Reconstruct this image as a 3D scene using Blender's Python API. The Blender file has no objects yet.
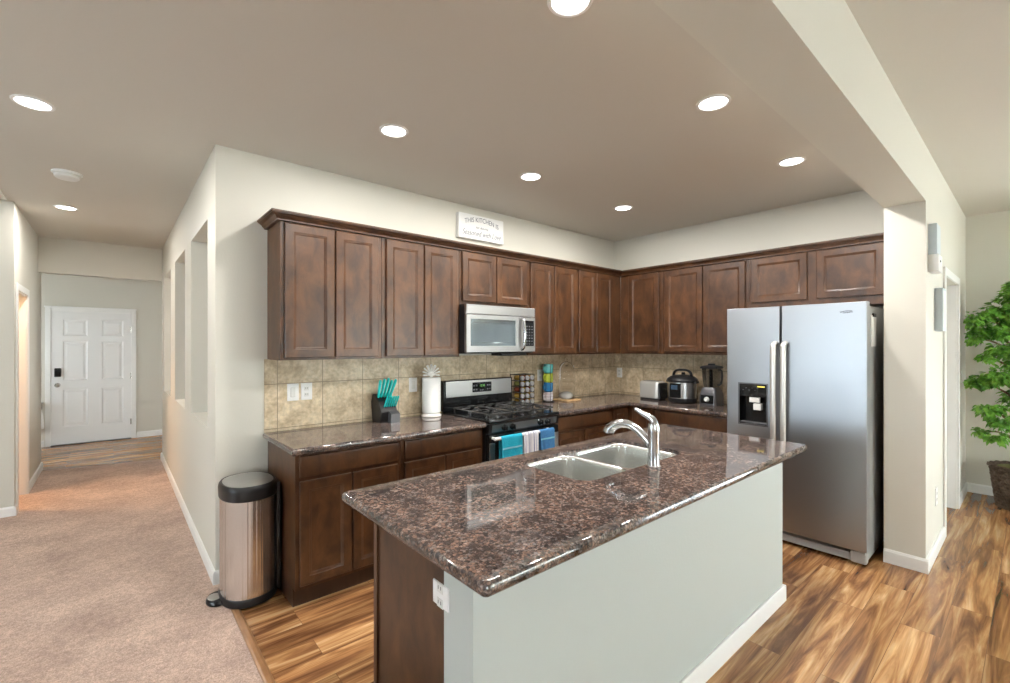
import bpy, bmesh, math, random
from math import sin, cos, pi, radians
from mathutils import Vector, Matrix
random.seed(7)
SC = bpy.context.scene
COL = SC.collection

# ------------------------------------------------------------------ camera
F_PX, YAW, CY, EYE = 456.317, 0.861724, 344.852, 1.496
cam_data = bpy.data.cameras.new('camera')
cam_data.sensor_fit = 'HORIZONTAL'
cam_data.sensor_width = 36.0
cam_data.lens = F_PX / 1010 * 36.0
cam_data.shift_y = (CY - 341.5) / 1010
cam_data.clip_start = 0.05
cam = bpy.data.objects.new('camera', cam_data)
cam.location = (0, 0, EYE)
cam.rotation_euler = (pi / 2, 0, YAW - pi / 2)
COL.objects.link(cam)
SC.camera = cam

# ------------------------------------------------------------------ world, daylight, exposure
world = bpy.data.worlds.new('world')
SC.world = world
world.use_nodes = True
wbg = world.node_tree.nodes['Background']
wbg.inputs['Color'].default_value = (0.80, 0.92, 1.0, 1)
wbg.inputs['Strength'].default_value = 1.2
SC.view_settings.view_transform = 'Standard'
SC.view_settings.look = 'None'
SC.view_settings.gamma = 1.0
SC.view_settings.use_curve_mapping = False
SC.view_settings.exposure = 0.34
LAMP_W = 16.0


def daylight(name, loc, target, sx, sy, watts, color):
    d = bpy.data.lights.new(name, 'AREA')
    d.shape = 'RECTANGLE'
    d.size, d.size_y, d.energy, d.color = sx, sy, watts, color
    o = bpy.data.objects.new(name, d)
    o.location = loc
    o.rotation_euler = (Vector(target) - Vector(loc)).to_track_quat('-Z', 'Z').to_euler()
    COL.objects.link(o)


# daylight entering through the windows behind and beside the viewpoint, plus one added fill
daylight('daylight_back_window', (4.9, -4.62, 1.35), (4.9, 0, 1.35), 2.8, 2.0, 155, (0.99, 1.0, 0.92))
daylight('daylight_garden_door', (6.74, -2.2, 1.12), (0, -2.2, 1.12), 2.3, 2.0, 115, (0.92, 0.97, 1.0))
daylight('daylight_side_window', (-4.12, 2.4, 1.40), (0, 2.4, 1.40), 2.6, 1.5, 120, (0.85, 0.93, 1.0))
daylight('daylight_carpet_window', (-1.8, -4.62, 1.40), (-1.8, 0, 1.40), 2.0, 1.5, 120, (0.95, 0.98, 1.0))
daylight('daylight_foyer', (-2.22, 8.6, 1.5), (0, 8.6, 1.5), 1.2, 1.4, 32, (0.95, 0.97, 1.0))
daylight('added_fill_front_room', (3.22, 6.2, 1.45), (0, 6.2, 1.45), 2.4, 1.4, 90, (1.0, 0.96, 0.92))  # added fill to brighten the room behind the hall wall openings


# ------------------------------------------------------------------ materials
def new_mat(name):
    m = bpy.data.materials.new(name)
    m.use_nodes = True
    return m, m.node_tree, m.node_tree.nodes['Principled BSDF']


def mat(name, color, rough=0.5, metal=0.0, emit=None, strength=0, trans=0.0, ior=1.45, spec=None, coat=0.0, alpha=1.0):
    m, t, b = new_mat(name)
    b.inputs['Base Color'].default_value = (*color, 1)
    b.inputs['Roughness'].default_value = rough
    b.inputs['Metallic'].default_value = metal
    b.inputs['Transmission Weight'].default_value = trans
    b.inputs['IOR'].default_value = ior
    b.inputs['Coat Weight'].default_value = coat
    if spec is not None:
        b.inputs['Specular IOR Level'].default_value = spec
    if emit:
        b.inputs['Emission Color'].default_value = (*emit, 1)
        b.inputs['Emission Strength'].default_value = strength
    return m


def nd(t, kind, **kw):
    n = t.nodes.new(kind)
    for k, v in kw.items():
        if k.startswith('i_'):
            n.inputs[k[2:].replace('_', ' ')].default_value = v
        else:
            setattr(n, k, v)
    return n


def ramp(t, fac, stops, interp='LINEAR'):
    r = t.nodes.new('ShaderNodeValToRGB')
    r.color_ramp.interpolation = interp
    e = r.color_ramp.elements
    e[0].position, e[0].color = stops[0][0], (*stops[0][1], 1)
    e[1].position, e[1].color = stops[-1][0], (*stops[-1][1], 1)
    for p, c in stops[1:-1]:
        x = e.new(p)
        x.color = (*c, 1)
    t.links.new(fac, r.inputs['Fac'])
    return r.outputs['Color']


def coords(t, scale=(1, 1, 1), loc=(0, 0, 0), rot=(0, 0, 0)):
    tc = t.nodes.new('ShaderNodeTexCoord')
    mp = t.nodes.new('ShaderNodeMapping')
    mp.inputs['Scale'].default_value = scale
    mp.inputs['Location'].default_value = loc
    mp.inputs['Rotation'].default_value = rot
    t.links.new(tc.outputs['Object'], mp.inputs['Vector'])
    return mp.outputs['Vector']


def mix(t, fac, a, b, mode='MIX'):
    n = t.nodes.new('ShaderNodeMix')
    n.data_type = 'RGBA'
    n.blend_type = mode
    for s, v in ((0, fac), (6, a), (7, b)):
        if isinstance(v, (int, float)):
            n.inputs[s].default_value = v
        elif isinstance(v, tuple):
            n.inputs[s].default_value = (*v, 1)
        else:
            t.links.new(v, n.inputs[s])
    return n.outputs[2]


def bump(t, b, height, strength, dist=0.01):
    n = nd(t, 'ShaderNodeBump')
    n.inputs['Strength'].default_value = strength
    n.inputs['Distance'].default_value = dist
    t.links.new(height, n.inputs['Height'])
    t.links.new(n.outputs['Normal'], b.inputs['Normal'])


def paint(name, color, rough=0.55, bscale=90, bstr=0.12):
    m, t, b = new_mat(name)
    v = coords(t)
    n = nd(t, 'ShaderNodeTexNoise', i_Scale=bscale, i_Detail=2.0)
    t.links.new(v, n.inputs['Vector'])
    b.inputs['Base Color'].default_value = (*color, 1)
    b.inputs['Roughness'].default_value = rough
    bump(t, b, n.outputs['Fac'], bstr, 0.004)
    return m


def wood_mat(name, dark, light, rough=0.32, scale=(9, 9, 1.4)):
    m, t, b = new_mat(name)
    v = coords(t, scale)
    n = nd(t, 'ShaderNodeTexNoise', i_Scale=2.2, i_Detail=6.0, i_Roughness=0.6, i_Distortion=0.6)
    t.links.new(v, n.inputs['Vector'])
    v2 = coords(t, (1, 1, 1))
    n2 = nd(t, 'ShaderNodeTexNoise', i_Scale=7.5, i_Detail=3.0)
    t.links.new(v2, n2.inputs['Vector'])
    c1 = ramp(t, n.outputs['Fac'], [(0.3, dark), (0.72, light)])
    c2 = ramp(t, n2.outputs['Fac'], [(0.3, (0.76, 0.74, 0.72)), (0.7, (1.18, 1.16, 1.12))])
    t.links.new(mix(t, 1.0, c1, c2, 'MULTIPLY'), b.inputs['Base Color'])
    b.inputs['Roughness'].default_value = rough
    return m


def floor_mat():
    m, t, b = new_mat('acacia_laminate')
    tc = t.nodes.new('ShaderNodeTexCoord')
    br = nd(t, 'ShaderNodeTexBrick', offset=0.37, offset_frequency=2)
    br.inputs['Color1'].default_value = (0, 0, 0, 1)
    br.inputs['Color2'].default_value = (1, 1, 1, 1)
    br.inputs['Mortar'].default_value = (0.5, 0.5, 0.5, 1)
    br.inputs['Scale'].default_value = 1.0
    br.inputs['Mortar Size'].default_value = 0.0012
    br.inputs['Brick Width'].default_value = 1.22
    br.inputs['Row Height'].default_value = 0.160
    t.links.new(tc.outputs['Object'], br.inputs['Vector'])
    sep = nd(t, 'ShaderNodeSeparateColor')
    t.links.new(br.outputs['Color'], sep.inputs['Color'])
    off = nd(t, 'ShaderNodeVectorMath', operation='SCALE')
    off.inputs[0].default_value = (3.1, 5.7, 9.3)
    t.links.new(sep.outputs['Red'], off.inputs['Scale'])
    add = nd(t, 'ShaderNodeVectorMath', operation='ADD')
    t.links.new(tc.outputs['Object'], add.inputs[0])
    t.links.new(off.outputs['Vector'], add.inputs[1])
    mp = nd(t, 'ShaderNodeMapping')
    mp.inputs['Scale'].default_value = (0.75, 10.0, 1)
    t.links.new(add.outputs['Vector'], mp.inputs['Vector'])
    n = nd(t, 'ShaderNodeTexNoise', i_Scale=1.3, i_Detail=5.0, i_Roughness=0.58, i_Distortion=1.25)
    t.links.new(mp.outputs['Vector'], n.inputs['Vector'])
    mp2 = nd(t, 'ShaderNodeMapping')
    mp2.inputs['Scale'].default_value = (3.0, 60.0, 1)
    t.links.new(add.outputs['Vector'], mp2.inputs['Vector'])
    n2 = nd(t, 'ShaderNodeTexNoise', i_Scale=1.5, i_Detail=3.0)
    t.links.new(mp2.outputs['Vector'], n2.inputs['Vector'])
    grain = ramp(t, n.outputs['Fac'], [(0.28, (0.085, 0.037, 0.018)), (0.40, (0.24, 0.115, 0.050)),
                                       (0.50, (0.43, 0.225, 0.095)), (0.58, (0.60, 0.36, 0.165)), (0.72, (0.80, 0.58, 0.34))])
    fine = ramp(t, n2.outputs['Fac'], [(0.3, (0.82, 0.80, 0.78)), (0.7, (1.1, 1.1, 1.1))])
    tone = ramp(t, sep.outputs['Red'], [(0.0, (0.56, 0.50, 0.46)), (1.0, (1.08, 1.03, 0.98))])
    c = mix(t, 1.0, mix(t, 1.0, grain, fine, 'MULTIPLY'), tone, 'MULTIPLY')
    c = mix(t, br.outputs['Fac'], c, (0.17, 0.085, 0.04))
    t.links.new(c, b.inputs['Base Color'])
    b.inputs['Roughness'].default_value = 0.24
    inv = nd(t, 'ShaderNodeMath', operation='SUBTRACT')
    inv.inputs[0].default_value = 1.0
    t.links.new(br.outputs['Fac'], inv.inputs[1])
    bump(t, b, inv.outputs['Value'], 0.25, 0.002)
    return m


def carpet_mat():
    m, t, b = new_mat('beige_carpet')
    v = coords(t)
    n = nd(t, 'ShaderNodeTexNoise', i_Scale=170.0, i_Detail=3.0, i_Roughness=0.7)
    t.links.new(v, n.inputs['Vector'])
    n2 = nd(t, 'ShaderNodeTexNoise', i_Scale=2.6, i_Detail=4.0, i_Roughness=0.6)
    t.links.new(v, n2.inputs['Vector'])
    n3 = nd(t, 'ShaderNodeTexNoise', i_Scale=38.0, i_Detail=4.0, i_Roughness=0.7)
    t.links.new(v, n3.inputs['Vector'])
    c = ramp(t, n.outputs['Fac'], [(0.3, (0.39, 0.275, 0.22)), (0.7, (0.80, 0.615, 0.515))])
    c2 = ramp(t, n2.outputs['Fac'], [(0.3, (0.80, 0.78, 0.78)), (0.7, (1.12, 1.12, 1.10))])
    c3 = ramp(t, n3.outputs['Fac'], [(0.3, (0.78, 0.78, 0.78)), (0.7, (1.15, 1.15, 1.15))])
    t.links.new(mix(t, 1.0, mix(t, 1.0, c, c2, 'MULTIPLY'), c3, 'MULTIPLY'), b.inputs['Base Color'])
    b.inputs['Roughness'].default_value = 0.95
    b.inputs['Specular IOR Level'].default_value = 0.1
    bump(t, b, n.outputs['Fac'], 0.9, 0.01)
    return m


def granite_mat():
    m, t, b = new_mat('brown_granite')
    v = coords(t)
    wob = nd(t, 'ShaderNodeTexNoise', i_Scale=38.0, i_Detail=2.0)
    t.links.new(v, wob.inputs['Vector'])
    va = mix(t, 0.012, v, wob.outputs['Color'], 'ADD')
    vo = nd(t, 'ShaderNodeTexVoronoi', feature='F1', i_Scale=95.0)
    t.links.new(va, vo.inputs['Vector'])
    ve = nd(t, 'ShaderNodeTexVoronoi', feature='DISTANCE_TO_EDGE', i_Scale=95.0)
    t.links.new(va, ve.inputs['Vector'])
    sep = nd(t, 'ShaderNodeSeparateColor')
    t.links.new(vo.outputs['Color'], sep.inputs['Color'])
    cell = ramp(t, sep.outputs['Red'], [(0.0, (0.070, 0.066, 0.066)), (0.25, (0.13, 0.098, 0.085)), (0.45, (0.21, 0.14, 0.108)),
                                        (0.66, (0.30, 0.20, 0.155)), (0.84, (0.25, 0.225, 0.21)), (1.0, (0.40, 0.30, 0.25))])
    edge = ramp(t, ve.outputs['Distance'], [(0.0, (0.25, 0.25, 0.25)), (0.14, (1, 1, 1))])
    c = mix(t, edge, (0.060, 0.056, 0.058), cell)
    n = nd(t, 'ShaderNodeTexNoise', i_Scale=160.0, i_Detail=4.0, i_Roughness=0.7)
    t.links.new(v, n.inputs['Vector'])
    sp = ramp(t, n.outputs['Fac'], [(0.36, (0.50, 0.51, 0.55)), (0.52, (1, 1, 1)), (0.68, (1.45, 1.40, 1.35))])
    n2 = nd(t, 'ShaderNodeTexNoise', i_Scale=11.0, i_Detail=4.0)
    t.links.new(v, n2.inputs['Vector'])
    lg = ramp(t, n2.outputs['Fac'], [(0.36, (0.40, 0.43, 0.47)), (0.60, (0.86, 0.82, 0.80))])
    t.links.new(mix(t, 1.0, mix(t, 1.0, c, sp, 'MULTIPLY'), lg, 'MULTIPLY'), b.inputs['Base Color'])
    b.inputs['Roughness'].default_value = 0.05
    b.inputs['Specular IOR Level'].default_value = 0.85
    return m


def tile_mat(name, axis):
    # square travertine-look tiles, 0.2975 m, straight joints; axis 'x' or 'y' runs along the wall
    m, t, b = new_mat(name)
    tc = t.nodes.new('ShaderNodeTexCoord')
    sp = nd(t, 'ShaderNodeSeparateXYZ')
    t.links.new(tc.outputs['Object'], sp.inputs['Vector'])
    cb = nd(t, 'ShaderNodeCombineXYZ')
    t.links.new(sp.outputs['X' if axis == 'x' else 'Y'], cb.inputs['X'])
    t.links.new(sp.outputs['Z'], cb.inputs['Y'])
    mp = nd(t, 'ShaderNodeMapping')
    off = -0.834 if axis == 'x' else -0.25
    mp.inputs['Location'].default_value = (off + 0.2975 * 10, -1.233 + 0.2975 * 10, 0)
    t.links.new(cb.outputs['Vector'], mp.inputs['Vector'])
    br = nd(t, 'ShaderNodeTexBrick', offset=0.0, squash=1.0)
    br.inputs['Color1'].default_value = (0, 0, 0, 1)
    br.inputs['Color2'].default_value = (1, 1, 1, 1)
    br.inputs['Scale'].default_value = 1.0
    br.inputs['Mortar Size'].default_value = 0.0022
    br.inputs['Brick Width'].default_value = 0.2975
    br.inputs['Row Height'].default_value = 0.2975
    t.links.new(mp.outputs['Vector'], br.inputs['Vector'])
    n = nd(t, 'ShaderNodeTexNoise', i_Scale=9.0, i_Detail=6.0, i_Roughness=0.65, i_Distortion=0.4)
    t.links.new(tc.outputs['Object'], n.inputs['Vector'])
    n2 = nd(t, 'ShaderNodeTexNoise', i_Scale=45.0, i_Detail=3.0)
    t.links.new(tc.outputs['Object'], n2.inputs['Vector'])
    c = ramp(t, n.outputs['Fac'], [(0.28, (0.36, 0.265, 0.165)), (0.48, (0.58, 0.46, 0.31)), (0.70, (0.76, 0.65, 0.48))])
    c2 = ramp(t, n2.outputs['Fac'], [(0.3, (0.82, 0.82, 0.82)), (0.7, (1.12, 1.12, 1.12))])
    c = mix(t, 1.0, c, c2, 'MULTIPLY')
    tone = ramp(t, br.outputs['Color'], [(0.0, (0.84, 0.83, 0.80)), (1.0, (1.1, 1.1, 1.08))])
    c = mix(t, 1.0, c, tone, 'MULTIPLY')
    c = mix(t, br.outputs['Fac'], c, (0.24, 0.19, 0.125))
    t.links.new(c, b.inputs['Base Color'])
    b.inputs['Roughness'].default_value = 0.38
    inv = nd(t, 'ShaderNodeMath', operation='SUBTRACT')
    inv.inputs[0].default_value = 1.0
    t.links.new(br.outputs['Fac'], inv.inputs[1])
    bump(t, b, inv.outputs['Value'], 0.35, 0.002)
    return m


def steel_mat(name, color=(0.60, 0.60, 0.60), rough=0.27, scale=(160, 160, 1.5), amp=0.10, streak=0.0):
    m, t, b = new_mat(name)
    v = coords(t, scale)
    n = nd(t, 'ShaderNodeTexNoise', i_Scale=1.0, i_Detail=3.0)
    t.links.new(v, n.inputs['Vector'])
    r = nd(t, 'ShaderNodeMapRange')
    r.inputs['To Min'].default_value = rough - amp / 2
    r.inputs['To Max'].default_value = rough + amp / 2
    t.links.new(n.outputs['Fac'], r.inputs['Value'])
    t.links.new(r.outputs['Result'], b.inputs['Roughness'])
    b.inputs['Base Color'].default_value = (*color, 1)
    b.inputs['Metallic'].default_value = 1.0
    if streak:
        bump(t, b, n.outputs['Fac'], streak, 0.012)
    return m


def cloth_mat(name, stops, axis=0, period=None):
    m, t, b = new_mat(name)
    if period:
        v = coords(t, (1 / period, 1 / period, 1 / period))
        sp = nd(t, 'ShaderNodeSeparateXYZ')
        t.links.new(v, sp.inputs['Vector'])
        fr = nd(t, 'ShaderNodeMath', operation='FRACT')
        t.links.new(sp.outputs[axis], fr.inputs[0])
        t.links.new(ramp(t, fr.outputs['Value'], stops, 'CONSTANT'), b.inputs['Base Color'])
    else:
        v = coords(t)
        n = nd(t, 'ShaderNodeTexNoise', i_Scale=120.0, i_Detail=2.0)
        t.links.new(v, n.inputs['Vector'])
        t.links.new(ramp(t, n.outputs['Fac'], stops), b.inputs['Base Color'])
    nn = nd(t, 'ShaderNodeTexNoise', i_Scale=300.0)
    t.links.new(coords(t), nn.inputs['Vector'])
    bump(t, b, nn.outputs['Fac'], 0.5, 0.003)
    b.inputs['Roughness'].default_value = 0.9
    return m


M = {}
M['wall'] = paint('wall_paint', (0.63, 0.61, 0.54))
M['ceiling'] = paint('ceiling_paint', (0.60, 0.570, 0.515), 0.7, 60, 0.15)
M['island_wall'] = paint('cool_lit_wall_paint', (0.49, 0.53, 0.51), 0.5)  # wall paint with the cool, greenish window light worked into its colour
M['trim'] = mat('trim_white', (0.80, 0.80, 0.78), 0.35)
M['door_white'] = mat('door_white', (0.78, 0.78, 0.77), 0.35)
M['floor'] = floor_mat()
M['carpet'] = carpet_mat()
M['granite'] = granite_mat()
M['tile_x'] = tile_mat('travertine_tile_range_side', 'x')
M['tile_y'] = tile_mat('travertine_tile_fridge_side', 'y')
M['wood'] = wood_mat('cabinet_wood', (0.036, 0.015, 0.007), (0.114, 0.050, 0.0205), 0.33, (5, 5, 2.6))
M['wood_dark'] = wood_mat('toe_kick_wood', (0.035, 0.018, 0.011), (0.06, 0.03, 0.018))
M['wood_strip'] = wood_mat('threshold_wood', (0.24, 0.12, 0.055), (0.42, 0.24, 0.12), 0.3, (9, 1.4, 9))
M['steel'] = steel_mat('brushed_steel', (0.52, 0.52, 0.515), 0.30, (90, 90, 0.8), 0.05)
M['can_steel'] = steel_mat('trash_can_steel', (0.74, 0.75, 0.77), 0.25, (45, 45, 0.15), 0.04, 0.6)
M['steel_h'] = steel_mat('brushed_steel_sideways', (0.46, 0.46, 0.46), 0.42, (0.8, 0.8, 90), 0.05)
M['fridge_steel'] = steel_mat('fridge_steel', (0.39, 0.41, 0.435), 0.36, (0.5, 0.5, 120), 0.05)
M['chrome'] = mat('chrome', (0.55, 0.56, 0.57), 0.16, 1.0)
M['cap_silver'] = mat('cap_silver', (0.50, 0.50, 0.52), 0.42, 0.8)
M['nickel'] = mat('nickel', (0.52, 0.51, 0.49), 0.25, 1.0)
M['sink_steel'] = steel_mat('sink_steel', (0.74, 0.75, 0.73), 0.26, (6, 6, 6), 0.04)
M['oven_glass'] = mat('mirrored_window', (0.20, 0.23, 0.235), 0.10, 0.75)
M['satin_steel'] = mat('satin_steel', (0.70, 0.69, 0.66), 0.36, 0.75)
M['strip_steel'] = mat('dark_strip_steel', (0.20, 0.22, 0.23), 0.35, 0.9)
M['black'] = mat('black_plastic', (0.012, 0.012, 0.013), 0.35)
M['black_gloss'] = mat('black_enamel', (0.010, 0.011, 0.012), 0.12)
M['iron'] = mat('cast_iron', (0.035, 0.035, 0.035), 0.22, spec=0.8)
M['dark_glass'] = mat('dark_glass', (0.012, 0.014, 0.016), 0.04, spec=0.7)
M['glass'] = mat('clear_glass', (1, 1, 1), 0.02, trans=1.0, ior=1.12)
M['pane'] = mat('window_pane', (0.9, 0.95, 0.97), 0.02, trans=1.0, ior=1.05)
M['smoke_glass'] = mat('smoky_jar', (0.30, 0.30, 0.32), 0.05, trans=1.0, ior=1.15)
M['white'] = mat('white_plastic', (0.80, 0.80, 0.79), 0.35)
M['offwhite'] = mat('offwhite_plastic', (0.70, 0.70, 0.67), 0.4)
M['paper'] = mat('paper_white', (0.82, 0.82, 0.80), 0.9)
M['ceramic'] = mat('white_ceramic', (0.80, 0.78, 0.74), 0.2)
M['grey'] = mat('grey_metal', (0.15, 0.15, 0.16), 0.35, 0.7)
M['grey_paint'] = mat('fridge_side_grey', (0.40, 0.41, 0.41), 0.45)
M['bluegrey'] = mat('pale_blue_grey', (0.54, 0.61, 0.66), 0.45)
M['ink'] = mat('sign_ink', (0.20, 0.21, 0.24), 0.7)
M['teal'] = mat('teal_plastic', (0.01, 0.56, 0.54), 0.35)
M['teal_mug'] = mat('teal_glaze', (0.10, 0.42, 0.40), 0.15)
M['lime_mug'] = mat('lime_glaze', (0.42, 0.50, 0.05), 0.15)
M['blue_mug'] = mat('blue_glaze', (0.03, 0.20, 0.42), 0.15)
M['band_mug'] = cloth_mat('banded_glaze', [(0.0, (0.62, 0.60, 0.62)), (0.45, (0.36, 0.22, 0.24)), (0.6, (0.62, 0.60, 0.62))], 2, 0.03)
M['display'] = mat('green_display', (0.01, 0.02, 0.015), 0.1, emit=(0.35, 0.9, 0.25), strength=0.5)
M['amber_led'] = mat('yellow_led', (0.3, 0.25, 0.02), 0.3, emit=(1.0, 0.85, 0.2), strength=0.8)
M['screen_blue'] = mat('blue_panel', (0.05, 0.09, 0.14), 0.2)
M['lens'] = mat('lamp_lens', (0.9, 0.9, 0.9), 0.5, emit=(1.0, 0.98, 0.95), strength=9.0)
M['board'] = wood_mat('light_wood', (0.50, 0.33, 0.16), (0.66, 0.46, 0.25), 0.45)
M['towel_teal'] = cloth_mat('turquoise_terry', [(0.3, (0.0, 0.30, 0.44)), (0.7, (0.02, 0.42, 0.58))])
M['towel_blue'] = cloth_mat('blue_terry', [(0.3, (0.03, 0.14, 0.34)), (0.7, (0.06, 0.22, 0.46))])
M['towel_stripe'] = cloth_mat('striped_cotton', [(0.0, (0.70, 0.70, 0.74)), (0.4, (0.16, 0.17, 0.34)), (0.55, (0.70, 0.70, 0.74)), (0.8, (0.30, 0.31, 0.48)), (0.9, (0.70, 0.70, 0.74))], 0, 0.055)
M['stitch_light'] = mat('pale_band', (0.20, 0.52, 0.66), 0.9)
M['leaf'] = None
M['bark'] = wood_mat('vine_bark', (0.16, 0.09, 0.05), (0.34, 0.22, 0.13), 0.8)
M['wicker'] = wood_mat('wicker', (0.045, 0.03, 0.02), (0.15, 0.10, 0.07), 0.7, (30, 30, 30))
M['moss'] = mat('moss', (0.16, 0.17, 0.06), 0.95)
M['spice_a'] = mat('spice_ochre', (0.42, 0.25, 0.05), 0.25)
M['spice_b'] = mat('spice_red', (0.26, 0.06, 0.03), 0.25)
M['spice_c'] = mat('spice_green', (0.20, 0.20, 0.06), 0.25)
M['warm_wall'] = paint('warm_room_paint', (0.72, 0.58, 0.44))
M['lawn'] = mat('lawn', (0.10, 0.20, 0.05), 0.9)
_m, _t, _b = new_mat('leaf_green')
_oi = nd(_t, 'ShaderNodeTexNoise', i_Scale=14.0, i_Detail=2.0)
_t.links.new(coords(_t), _oi.inputs['Vector'])
_t.links.new(ramp(_t, _oi.outputs['Fac'], [(0.32, (0.06, 0.19, 0.02)), (0.5, (0.15, 0.40, 0.045)), (0.68, (0.32, 0.60, 0.10))]), _b.inputs['Base Color'])
_b.inputs['Roughness'].default_value = 0.45
M['leaf'] = _m

# ------------------------------------------------------------------ object helpers
ORG = {}


def finish(bm, angle=38):
    bmesh.ops.remove_doubles(bm, verts=bm.verts[:], dist=1e-6)
    bmesh.ops.recalc_face_normals(bm, faces=bm.faces[:])


def link_mesh(name, bm, m, parent=None, smooth=True, origin=None):
    me = bpy.data.meshes.new(name)
    if origin is not None:
        bmesh.ops.translate(bm, verts=bm.verts[:], vec=-Vector(origin))
    bm.to_mesh(me)
    bm.free()
    if smooth:
        me.shade_smooth()
        me.set_sharp_from_angle(angle=radians(35))
    me.materials.append(M[m] if isinstance(m, str) else m)
    o = bpy.data.objects.new(name, me)
    COL.objects.link(o)
    if smooth:
        wn = o.modifiers.new('weighted_normal', 'WEIGHTED_NORMAL')
        wn.mode, wn.weight, wn.keep_sharp = 'FACE_AREA', 50, True
    if parent:
        o.parent = parent
    return o


def thing(name, label, cat, loc, group=None):
    o = bpy.data.objects.new(name, None)
    o.empty_display_size = 0.05
    o.location = loc
    o['label'], o['category'] = label, cat
    if group:
        o['group'] = group
    COL.objects.link(o)
    ORG[o.name] = Vector(loc)
    return o


def part(name, bm, m, parent, label=None, smooth=True):
    fin = finish(bm)
    org = ORG[parent.name]
    o = link_mesh(name, bm, m, parent, smooth, org)
    ORG[o.name] = org
    if label:
        o['label'] = label
    return o


def solo(name, bm, m, label, cat, group=None, smooth=True):
    finish(bm)
    xs = [v.co for v in bm.verts]
    org = Vector(((min(v.x for v in xs) + max(v.x for v in xs)) / 2, (min(v.y for v in xs) + max(v.y for v in xs)) / 2, min(v.z for v in xs)))
    o = link_mesh(name, bm, m, None, smooth, org)
    o.location = org
    o['label'], o['category'] = label, cat
    if group:
        o['group'] = group
    ORG[o.name] = org
    return o


def struct(name, bm, m, parent=None, smooth=False):
    finish(bm)
    o = link_mesh(name, bm, m, parent, smooth)
    ORG[o.name] = Vector((0, 0, 0))
    if not parent:
        o['kind'] = 'structure'
    return o


def B():
    return bmesh.new()


def box(bm, x0, x1, y0, y1, z0, z1, bev=0.0, seg=2):
    x0, x1 = min(x0, x1), max(x0, x1)
    y0, y1 = min(y0, y1), max(y0, y1)
    z0, z1 = min(z0, z1), max(z0, z1)
    r = bmesh.ops.create_cube(bm, size=1.0)
    for v in r['verts']:
        v.co = Vector((x0 + (v.co.x + .5) * (x1 - x0), y0 + (v.co.y + .5) * (y1 - y0), z0 + (v.co.z + .5) * (z1 - z0)))
    if bev > 0:
        es = list({e for v in r['verts'] for e in v.link_edges})
        bmesh.ops.bevel(bm, geom=es, offset=bev, segments=seg, affect='EDGES', profile=0.5)
    return bm


def loft(bm, rings, cap0=True, cap1=True, closed=True):
    vs = [[bm.verts.new(p) for p in r] for r in rings]
    n = len(vs[0])
    for a, b in zip(vs, vs[1:]):
        for i in range(n if closed else n - 1):
            j = (i + 1) % n
            bm.faces.new((a[i], a[j], b[j], b[i]))
    if cap0:
        bm.faces.new(vs[0][::-1])
    if cap1:
        bm.faces.new(vs[-1])
    return bm


def frame_of(axis):
    axis = Vector(axis).normalized()
    up = Vector((0, 0, 1)) if abs(axis.z) < 0.9 else Vector((1, 0, 0))
    u = axis.cross(up).normalized()
    return u, axis.cross(u).normalized(), axis


def lathe(bm, prof, c, axis=(0, 0, 1), seg=28, sx=1.0, sy=1.0, cap0=True, cap1=True):
    u, w, a = frame_of(axis)
    if tuple(axis) == (0, 0, 1):
        u, w = Vector((1, 0, 0)), Vector((0, 1, 0))
    c = Vector(c)
    rings = []
    for r, z in prof:
        r = max(r, 1e-4)
        rings.append([c + a * z + u * (r * sx * cos(2 * pi * i / seg)) + w * (r * sy * sin(2 * pi * i / seg)) for i in range(seg)])
    return loft(bm, rings, cap0, cap1)


def tube(bm, pts, rad, seg=12, caps=True, flat=1.0):
    pts = [Vector(p) for p in pts]
    rads = rad if isinstance(rad, (list, tuple)) else [rad] * len(pts)
    rings = []
    prev = None
    for i, p in enumerate(pts):
        t = (pts[min(i + 1, len(pts) - 1)] - pts[max(i - 1, 0)]).normalized()
        if prev is None:
            u, w, _ = frame_of(t)
        else:
            u = (prev - t * prev.dot(t)).normalized()
            w = t.cross(u).normalized()
        prev = u
        rings.append([p + u * (rads[i] * cos(2 * pi * k / seg)) + w * (rads[i] * flat * sin(2 * pi * k / seg)) for k in range(seg)])
    return loft(bm, rings, caps, caps)


def smooth_pts(pts, n=6):
    P = [Vector(p) for p in pts]
    out = []
    for i in range(len(P) - 1):
        p0, p1, p2, p3 = P[max(i - 1, 0)], P[i], P[i + 1], P[min(i + 2, len(P) - 1)]
        for k in range(n):
            t = k / n
            out.append(0.5 * ((2 * p1) + (p2 - p0) * t + (2 * p0 - 5 * p1 + 4 * p2 - p3) * t * t + (3 * p1 - p0 - 3 * p2 + p3) * t ** 3))
    out.append(P[-1])
    return out


def rrect(x0, x1, y0, y1, r, z, n=5):
    pts = []
    for cx, cy, a0 in ((x1 - r, y1 - r, 0), (x0 + r, y1 - r, 90), (x0 + r, y0 + r, 180), (x1 - r, y0 + r, 270)):
        for k in range(n + 1):
            a = radians(a0 + 90 * k / n)
            pts.append(Vector((cx + r * cos(a), cy + r * sin(a), z)))
    return pts


def prism(bm, poly, axis, a0, a1):
    # poly in the two other axes (x: (y,z), y: (x,z), z: (x,y))
    def P(p, a):
        return {'x': (a, p[0], p[1]), 'y': (p[0], a, p[1]), 'z': (p[0], p[1], a)}[axis]
    return loft(bm, [[P(p, a0) for p in poly], [P(p, a1) for p in poly]])


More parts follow.
